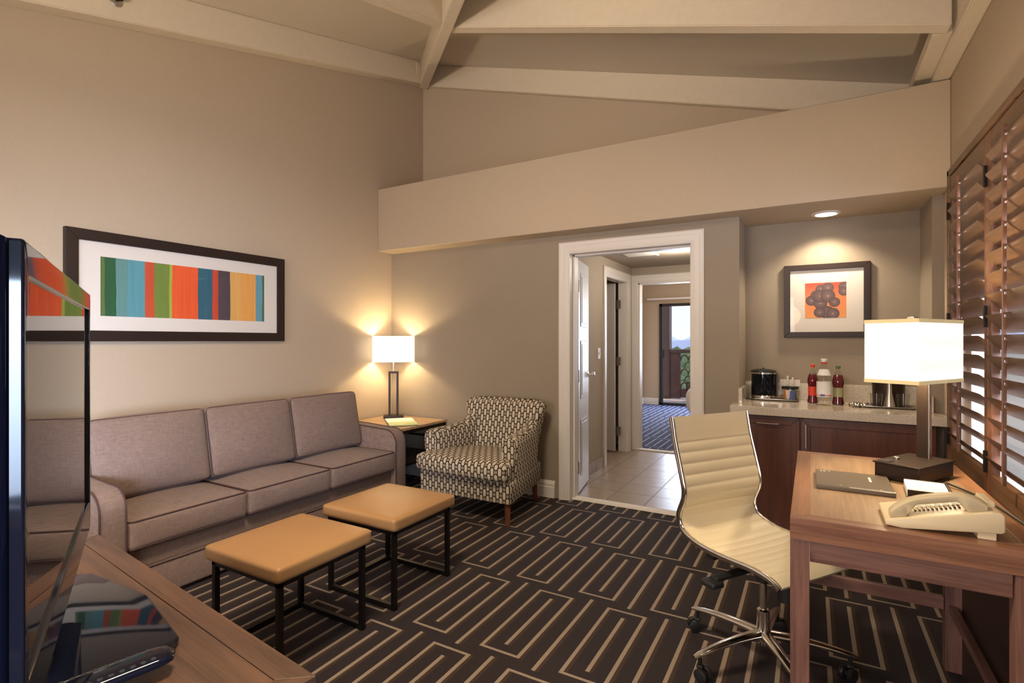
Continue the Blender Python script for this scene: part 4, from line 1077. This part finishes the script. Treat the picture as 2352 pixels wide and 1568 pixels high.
# arclength
al = [0]
for i in range(1, len(sp)): al.append(al[-1]+math.hypot(sp[i][0]-sp[i-1][0], sp[i][1]-sp[i-1][1]))
N = 240; fine = []
j = 0
for k in range(N+1):
    d = al[-1]*k/N
    while j < len(al)-2 and al[j+1] < d: j += 1
    f = (d-al[j])/max(1e-9, al[j+1]-al[j]); fine.append((sp[j][0]+(sp[j+1][0]-sp[j][0])*f, sp[j][1]+(sp[j+1][1]-sp[j][1])*f, d))
secs = []
for k in range(N+1):
    s, z, d = fine[k]
    a_ = fine[min(N, k+1)]; c_ = fine[max(0, k-1)]
    tx, tz = a_[0]-c_[0], a_[1]-c_[1]; ln = math.hypot(tx, tz); nx_, nz_ = -tz/ln, tx/ln   # faces front/up
    if d > 0.11 and d < al[-1]-0.05: rib = 0.0050*abs(math.sin(PI*(d-0.11)/0.047))**0.55
    else: rib = 0.004
    sec = []
    ws = [0.012+(CW-0.024)*q/10 for q in range(11)]
    for w in ws:
        cup = -0.006*math.sin(PI*w/CW); sec.append(cp(s+nx_*(rib+0.004+cup), w, z+nz_*(rib+0.004+cup)))
    for w in ws[::-1]:
        cup = -0.006*math.sin(PI*w/CW); sec.append(cp(s-nx_*(0.004-cup)-nx_*rib*0.6, w, z-nz_*(0.004-cup)-nz_*rib*0.6))
    secs.append(sec)
link('ribbed_seat', B().ring(secs), 'chairleather', oc, 70)
step = fine[::4]+[fine[-1]]
for w, nm in ((0.0, 0), (CW, 1)):
    link('side_frame', B().tube([cp(s, w, z) for s, z, d in step], 0.007, 10, ry=0.012, up=(0.559, 0.829, 0)), 'chrome', oc)
link('cross_bar', B().tube([cp(0.13, 0.005, 0.452), cp(0.13, CW-0.005, 0.452)], 0.009, 10), 'chrome', oc)
link('cross_bar', B().tube([cp(0.40, 0.005, 0.452), cp(0.40, CW-0.005, 0.452)], 0.009, 10), 'chrome', oc)
hub = Vector((-0.165, 2.325, 0))
mr = Matrix.Translation(hub) @ Matrix.Rotation(math.atan2(FW.y, FW.x), 4, 'Z')
link('mechanism', B().box(-0.13, 0.16, -0.07, 0.07, 0.385, 0.435, 0.012, 3, mtx=mr).box(-0.11, -0.07, -0.20, 0.20, 0.425, 0.448, 0.006, mtx=mr).box(0.12, 0.16, -0.20, 0.20, 0.425, 0.448, 0.006, mtx=mr), 'blackplastic', oc)
link('height_lever', B().box(-0.045, -0.005, -0.25, -0.05, 0.375, 0.39, 0.006, mtx=mr).box(-0.06, 0.01, -0.285, -0.225, 0.355, 0.380, 0.010, 3, mtx=mr), 'blackplastic', oc)
link('tension_knob', B().cyl(tuple(hub+FW*0.10+Vector((0, 0, 0.30))), tuple(hub+FW*0.10+Vector((0, 0, 0.39))), 0.032, 18), 'blackplastic', oc)
link('gas_column', B().cyl(tuple(hub+Vector((0, 0, 0.20))), tuple(hub+Vector((0, 0, 0.39))), 0.014, 18), 'chrome', oc)
link('column_sleeve', B().lathe([(0.024, 0.085), (0.027, 0.10), (0.024, 0.22), (0.018, 0.225)], tuple(hub), 22), 'chrome', oc)
RB = 0.315
for k in range(5):
    a_ = math.radians(155.6+72*k); d = Vector((math.cos(a_), math.sin(a_), 0)); q = Vector((-d.y, d.x, 0))
    secs = []
    for i in range(13):
        f = i/12; r = 0.015+f*(RB-0.0); z = 0.125-0.035*f**2.2; w_ = 0.026-0.012*f; h = 0.017-0.008*f
        if i == 12: w_ *= 0.6; h *= 0.6
        c_ = hub+d*r
        secs.append([c_+q*w_*math.cos(2*PI*j/12)+Vector((0, 0, z+h*math.sin(2*PI*j/12))) for j in range(12)])
    lg = link('base_leg', B().ring(secs), 'chrome', oc, 60)
    e = hub+d*(RB-0.012)
    sw = a_+0.9+k; sd = Vector((math.cos(sw), math.sin(sw), 0)); sq = Vector((-sd.y, sd.x, 0))
    cb = B().cyl(tuple(e+Vector((0, 0, 0.05))), tuple(e+Vector((0, 0, 0.088))), 0.008, 10)
    ce = e+sd*0.014+Vector((0, 0, 0.026))
    for s_ in (-1, 1): cb.tube([ce+sq*s_*0.008, ce+sq*s_*0.012, ce+sq*s_*0.024, ce+sq*s_*0.027], [0.023, 0.026, 0.026, 0.020], 20)
    cb.tube([ce+sq*0.008, ce-sq*0.008], [0.010, 0.010], 10).box(-0.012, 0.012, -0.012, 0.012, 0.045, 0.058, 0.004, mtx=Matrix.Translation((e.x, e.y, 0)))
    link('caster', cb, 'blackplastic', oc, 40)

# ---- striped picture
pf = thing('framed_picture', 'long dark framed print of vertical colour stripes above the sofa', 'picture', (XL, 1.988, 1.62))
def frame4(y0, y1, z0, z1_, w, x0, x1, prof=True):
    b = B()
    b.prism([(y0, z1_), (y1, z1_), (y1-w, z1_-w), (y0+w, z1_-w)], 'X', x0, x1, 0.003, 2).prism([(y0, z0), (y1, z0), (y1-w, z0+w), (y0+w, z0+w)], 'X', x0, x1, 0.003, 2)
    b.prism([(y0, z0), (y0+w, z0+w), (y0+w, z1_-w), (y0, z1_)], 'X', x0, x1, 0.003, 2).prism([(y1, z0), (y1-w, z0+w), (y1-w, z1_-w), (y1, z1_)], 'X', x0, x1, 0.003, 2)
    return b
link('picture_frame', frame4(1.290, 2.687, 1.296, 1.939, 0.063, XL+0.001, XL+0.034), 'frame', pf)
link('mat_board', B().box(XL+0.006, XL+0.020, 1.35, 2.63, 1.355, 1.88), 'mat', pf)
ap = link('art_print', B().box(XL+0.0202, XL+0.0215, 1.461, 2.516, 1.445, 1.793), 'stripes', loc=(0, 0, 0)); ap.parent = pf; ap.location = -pf.location
link('glass', B().box(XL+0.026, XL+0.0265, 1.352, 2.628, 1.357, 1.878), 'pane', pf)
# ---- niche picture
np_ = thing('framed_picture', 'small dark framed print of dark round fruit on orange in the niche', 'picture', (0.093, 4.32, 1.58))
b = B(); x0, x1, z0, z1_, w = -0.169, 0.355, 1.322, 1.843, 0.040; ya, yb_ = 4.290, 4.319
b.prism([(x0, z1_), (x1, z1_), (x1-w, z1_-w), (x0+w, z1_-w)], 'Y', ya, yb_, 0.003, 2).prism([(x0, z0), (x1, z0), (x1-w, z0+w), (x0+w, z0+w)], 'Y', ya, yb_, 0.003, 2)
b.prism([(x0, z0), (x0+w, z0+w), (x0+w, z1_-w), (x0, z1_)], 'Y', ya, yb_, 0.003, 2).prism([(x1, z0), (x1-w, z0+w), (x1-w, z1_-w), (x1, z1_)], 'Y', ya, yb_, 0.003, 2)
link('picture_frame', b, 'frame', np_)
link('mat_board', B().box(x0+0.03, x1-0.03, 4.304, 4.316, z0+0.03, z1_-0.03), 'mat', np_)
ap = link('art_print', B().box(-0.035, 0.215, 4.3028, 4.3040, 1.460, 1.710), 'plums', loc=(0, 0, 0)); ap.parent = np_; ap.location = -np_.location
link('glass', B().box(x0+0.035, x1-0.035, 4.2985, 4.299, z0+0.035, z1_-0.035), 'pane', np_)

# ---- niche downlight
dn = thing('recessed_downlight', 'glowing round recessed downlight in the niche ceiling', 'ceiling light', (0.09, 4.12, 2.16))
link('trim_ring', B().lathe([(0.088, 0.0), (0.088, -0.006), (0.066, -0.010), (0.064, 0.0)], (0.09, 4.12, 2.160), 32), 'white', dn)
link('lens', B().lathe([(0.001, -0.004), (0.064, -0.004), (0.064, 0.0), (0.001, 0.0)], (0.09, 4.12, 2.160), 32), 'bulb', dn)
s_ = lamp('niche_spot', 'SPOT', (0.09, 4.12, 2.145), 42, (1.0, 0.82, 0.58), 0.04, spot=125, blend=0.6); s_.rotation_euler = (0, 0, 0)

# ---- counter and cabinets
ct = thing('counter', 'pale quartz counter with backsplash in the niche', 'counter', (0.08, 4.0, 0.82))
link('worktop', B().box(-0.462, 0.668, 3.70, 3.928, 0.822, 0.875, 0.003).box(-0.428, 0.623, 3.926, 4.318, 0.822, 0.875, 0.0), 'counter', ct)
link('backsplash', B().box(-0.426, 0.622, 4.296, 4.316, 0.875, 0.995, 0.002), 'counter', ct)
link('side_splash', B().box(-0.428, -0.404, 3.86, 4.296, 0.875, 0.975, 0.002), 'counter', ct)
link('side_splash', B().box(0.598, 0.622, 3.86, 4.296, 0.875, 0.975, 0.002), 'counter', ct)
cab = thing('cabinet', 'dark red-brown wooden base cabinet under the pale counter', 'cabinet', (0.08, 4.0, 0))
link('cabinet_body', B().box(-0.425, 0.620, 3.775, 4.31, 0.0, 0.820, 0.0), 'cabinet', cab)
def shaker(x0, x1, z0, z1_, nm='door', mid=False):
    b = B().box(x0+0.045, x1-0.045, 3.765, 3.773, z0+0.045, z1_-0.045)
    w = 0.05
    b.prism([(x0, z1_), (x1, z1_), (x1-w, z1_-w), (x0+w, z1_-w)], 'Y', 3.753, 3.774, 0.0025).prism([(x0, z0), (x1, z0), (x1-w, z0+w), (x0+w, z0+w)], 'Y', 3.753, 3.774, 0.0025)
    b.prism([(x0, z0), (x0+w, z0+w), (x0+w, z1_-w), (x0, z1_)], 'Y', 3.753, 3.774, 0.0025).prism([(x1, z0), (x1-w, z0+w), (x1-w, z1_-w), (x1, z1_)], 'Y', 3.753, 3.774, 0.0025)
    return link(nm, b, 'cabinet', cab)
d = shaker(-0.423, -0.060, 0.08, 0.812)
link('handle', B().tube([(-0.305, 3.730, 0.768), (-0.175, 3.730, 0.768)], 0.005, 10).cyl((-0.29, 3.73, 0.768), (-0.29, 3.755, 0.768), 0.004, 8).cyl((-0.19, 3.73, 0.768), (-0.19, 3.755, 0.768), 0.004, 8), 'steel', d)
d = shaker(-0.052, 0.616, 0.08, 0.812)
link('handle', B().tube([(-0.026, 3.730, 0.63), (-0.026, 3.730, 0.775)], 0.005, 10).cyl((-0.026, 3.73, 0.65), (-0.026, 3.755, 0.65), 0.004, 8).cyl((-0.026, 3.73, 0.755), (-0.026, 3.755, 0.755), 0.004, 8), 'steel', d)
link('toe_kick', B().box(-0.42, 0.615, 3.79, 3.80, 0.0, 0.078), 'blackmatte', cab)

# ---- counter things
ZK = 0.875
def tray(name, label, cx, cy, hx, hy, ang, mat='silver'):
    t = tag(bpy.data.objects.new('x', None), '', '') if False else None
    b = B(); secs = []
    def rr(gx, z): return [(x, y, z) for x, y, _ in rrect(-hx-gx, hx+gx, -hy-gx, hy+gx, 0, 0.03+gx, 5)]
    b.ring([rr(-0.015, 0.0), rr(-0.012, 0.0), rr(0.0, 0.010), rr(0.006, 0.012), rr(0.006, 0.014), rr(0.0, 0.0135), rr(-0.014, 0.004), rr(-0.016, 0.004)])
    o = link(name, b, mat, angle=60); o.location = (cx, cy, ZK+0.0005); o.rotation_euler = (0, 0, ang)
    return tag(o, label, 'tray')
tray('serving_tray', 'dark silver tray holding the black ice bucket and tea packets', -0.225, 4.175, 0.155, 0.075, 0, 'silver')
tray('serving_tray', 'silver tray holding glass tumblers and a steel carafe below the lamp shade', 0.42, 4.06, 0.145, 0.085, 0, 'silver')
ZT2 = ZK+0.005
ib = thing('ice_bucket', 'black cylindrical ice bucket with chrome bands on the left tray', 'ice bucket', (-0.297, 4.19, ZT2), 0, world=False)
link('bucket_body', B().lathe([(0.078, 0.028), (0.080, 0.030), (0.080, 0.175), (0.078, 0.180)], n=40), 'blackgloss', ib)
link('base_band', B().lathe([(0.078, 0.0), (0.080, 0.003), (0.080, 0.028), (0.078, 0.03)], n=40), 'chrome', ib)
link('rim_band', B().lathe([(0.080, 0.178), (0.088, 0.182), (0.088, 0.192), (0.082, 0.195)], n=40), 'chrome', ib)
lid = link('lid', B().lathe([(0.086, 0.193), (0.084, 0.203), (0.06, 0.212), (0.02, 0.216), (0.001, 0.217)], n=40), 'blackplastic', ib)
link('lid_knob', B().lathe([(0.006, 0.215), (0.005, 0.224), (0.001, 0.226)], n=12), 'blackplastic', lid)
link('handle', B().box(0.080, 0.090, -0.012, 0.012, 0.02, 0.19, 0.003), 'blackplastic', ib)
jar = thing('packet_caddy', 'small clear caddy of colourful tea packets beside the ice bucket', 'tea caddy', (-0.125, 4.19, ZT2), 0, world=False)
link('caddy', B().lathe([(0.050, 0.0), (0.056, 0.004), (0.060, 0.05), (0.056, 0.090), (0.058, 0.095), (0.054, 0.09), (0.056, 0.05), (0.052, 0.006), (0.001, 0.004)], n=24), 'tumbler', jar)
for px, c, r0, z0 in ((-0.03, 'label_orange', 0.15, 0.01), (-0.005, 'paper', -0.1, 0.008), (0.022, 'label_green', -0.2, 0.012), (0.012, 'label_blue', 0.05, 0.006), (-0.02, 'paper', 0.1, 0.006)):
    link('packet', B().box(-0.018, 0.018, -0.003, 0.003, 0, 0.062, 0.001, mtx=Matrix.Translation((px, random.uniform(-0.035, 0.02), z0)) @ Matrix.Rotation(r0, 4, 'Y')), c, jar)
for k in range(5):
    link('coffee_pod', B().lathe([(0.016, 0), (0.020, 0.018), (0.021, 0.02), (0.001, 0.021)], (-0.036+k*0.018, 0.012*math.sin(k*2), 0.076), 14), 'blackplastic', jar)
# bottles
def bottle(name, label, x, y, H, R, liquid, cap, lab, big=False):
    t = thing(name, label, 'bottle', (x, y, ZK), 0, 'bottles on the counter', world=False)
    if big:
        pf_ = [(R*0.55, 0.0), (R*0.92, 0.006), (R, 0.03), (R, 0.165), (R*0.97, 0.185), (R*0.72, 0.22), (R*0.45, 0.25), (R*0.34, 0.265), (R*0.34, H-0.02), (R*0.34, H-0.015)]
    else:
        pf_ = [(R*0.7, 0.0), (R*0.98, 0.004), (R*0.98, 0.012), (R*0.82, 0.05), (R*0.82, 0.115), (R, 0.14), (R*0.98, 0.16), (R*0.72, 0.195), (R*0.40, 0.222), (R*0.30, 0.236), (R*0.30, H-0.016)]
    if liquid:
        cut = 0.195
        liq = [p for p in pf_ if p[1] <= cut]; up = [p for p in pf_ if p[1] >= cut]
        link('bottle_body', B().lathe(liq, n=24), 'red_liquid', t); link('bottle_neck', B().lathe(up, n=20), 'clearglass', t)
    else: link('bottle_body', B().lathe(pf_, n=24), 'clearglass', t)
    r2 = R*0.30 if not big else R*0.34
    link('cap', B().lathe([(r2+0.003, H-0.02), (r2+0.004, H-0.003), (r2+0.002, H), (0.001, H)], n=18), cap, t)
    if big:
        lb = link('label', B().lathe([(R+0.001, 0.055), (R+0.001, 0.155)], n=24, cap=False), 'label_white', t)
        link('label_stripe', B().lathe([(R+0.0016, 0.063), (R+0.0016, 0.068)], n=24, cap=False), 'label_red', lb)
        link('label_patch', B().box(-0.022, 0.004, -R-0.0025, -R+0.004, 0.060, 0.073), 'label_blue', lb)
        link('neck_label', B().lathe([(R*0.93, 0.196), (R*0.62, 0.236)], n=24, cap=False), 'label_white', t)
        link('cap_ring', B().lathe([(r2+0.002, H-0.034), (r2+0.003, H-0.024)], n=18, cap=False), 'label_red', t)
    else:
        link('label', B().lathe([(R*0.82+0.001, 0.052), (R*0.82+0.001, 0.113)], n=24, cap=False), lab, t)
    return t
bottle('drink_bottle', 'small red drink bottle with red cap and orange-red label, left of three', 0.012, 4.125, 0.262, 0.033, True, 'cap_red', 'label_red')
bottle('water_bottle', 'tall clear bottle with white cap and white label between two red ones', 0.077, 4.03, 0.305, 0.043, False, 'cap_white', 'label_white', True)
bottle('drink_bottle', 'small red drink bottle with green cap and pale label, right of three', 0.158, 4.10, 0.258, 0.036, True, 'cap_green', 'label_mix')
# right tray: tumblers, steel carafe, cloth
def tumbler(x, y, label):
    o = link('glass_tumbler', B().lathe([(0.026, 0.0), (0.030, 0.004), (0.037, 0.085), (0.034, 0.085), (0.028, 0.012), (0.001, 0.010)], n=24), 'tumbler'); o.location = (x, y, ZT2+0.0005)
    tag(o, label, 'glass', 'tumblers on the right tray'); return o
tumbler(0.362, 4.03, 'clear glass tumbler on the tray, left of the steel carafe')
tumbler(0.50, 4.035, 'clear glass tumbler on the tray, right of the steel carafe')
tag(link('steel_carafe', B().lathe([(0.028, ZT2), (0.030, ZT2+0.005), (0.022, ZT2+0.05), (0.014, ZT2+0.09), (0.012, ZT2+0.17), (0.016, ZT2+0.18)], (0.432, 4.05, 0.0005), 24), 'steel', loc=(0.432, 4.05, ZT2)), 'slim brushed steel carafe standing between two glass tumblers', 'carafe')
tag(link('ice_pail', B().lathe([(0.08, ZT2), (0.085, ZT2+0.004), (0.09, ZT2+0.16), (0.088, ZT2+0.16), (0.08, ZT2+0.01), (0.001, ZT2+0.008)], (0.44, 4.18, 0.0005), 32), 'bronze', loc=(0.44, 4.18, ZT2)), 'dark metal pail behind the tumblers, partly hidden by the lamp shade', 'pail')
b = B(); rnd = random.Random(11)
t = bmesh.new(); bmesh.ops.create_grid(t, x_segments=14, y_segments=14, size=0.5)
for v in t.verts:
    u, q = v.co.x, v.co.y; v.co = Vector((u*0.11, q*0.09, 0.012+0.010*math.sin(u*17+q*5)+0.007*math.cos(q*23-u*9)+rnd.uniform(-0.002, 0.002)))
ex = bmesh.ops.solidify(t, geom=t.faces[:], thickness=0.002)
b._join(t); o = link('foil_wrapper', b, 'silver', angle=60); o.location = (0.275, 4.02, ZK+0.001); o.rotation_euler = (0, 0, 0.3); tag(o, 'crumpled silver wrapper lying at the left end of the right tray', 'wrapper')
# outlet plate on niche wall with plugs
ol = thing('wall_outlet', 'pale outlet plate with two plugs on the niche wall behind the tea packets', 'outlet', (-0.130, 4.32, 0.99))
link('plate', B().box(-0.196, -0.066, 4.288, 4.296, 0.94, 1.018, 0.002), 'mat', ol)
link('plug', B().box(-0.150, -0.138, 4.255, 4.289, 0.985, 1.045, 0.003), 'mat', ol); link('plug', B().box(-0.118, -0.106, 4.255, 4.289, 0.985, 1.035, 0.003), 'mat', ol)
# sprinkler at the top edge of the photo
sp_ = thing('fire_sprinkler', 'small dark-rimmed sprinkler head on the sloping beam at the top left', 'sprinkler', (-3.515, 1.50, 3.27))
link('escutcheon', B().lathe([(0.035, 0), (0.038, 0.003), (0.030, 0.008), (0.012, 0.012), (0.001, 0.012)], n=24, mtx=Matrix.Translation((-3.522, 1.50, 3.285)) @ Matrix.Rotation(PI/2, 4, 'Y')), 'steel', sp_)
link('nozzle', B().cyl((-3.512, 1.50, 3.285), (-3.47, 1.51, 3.28), 0.010, 12), 'darkmetal', sp_)
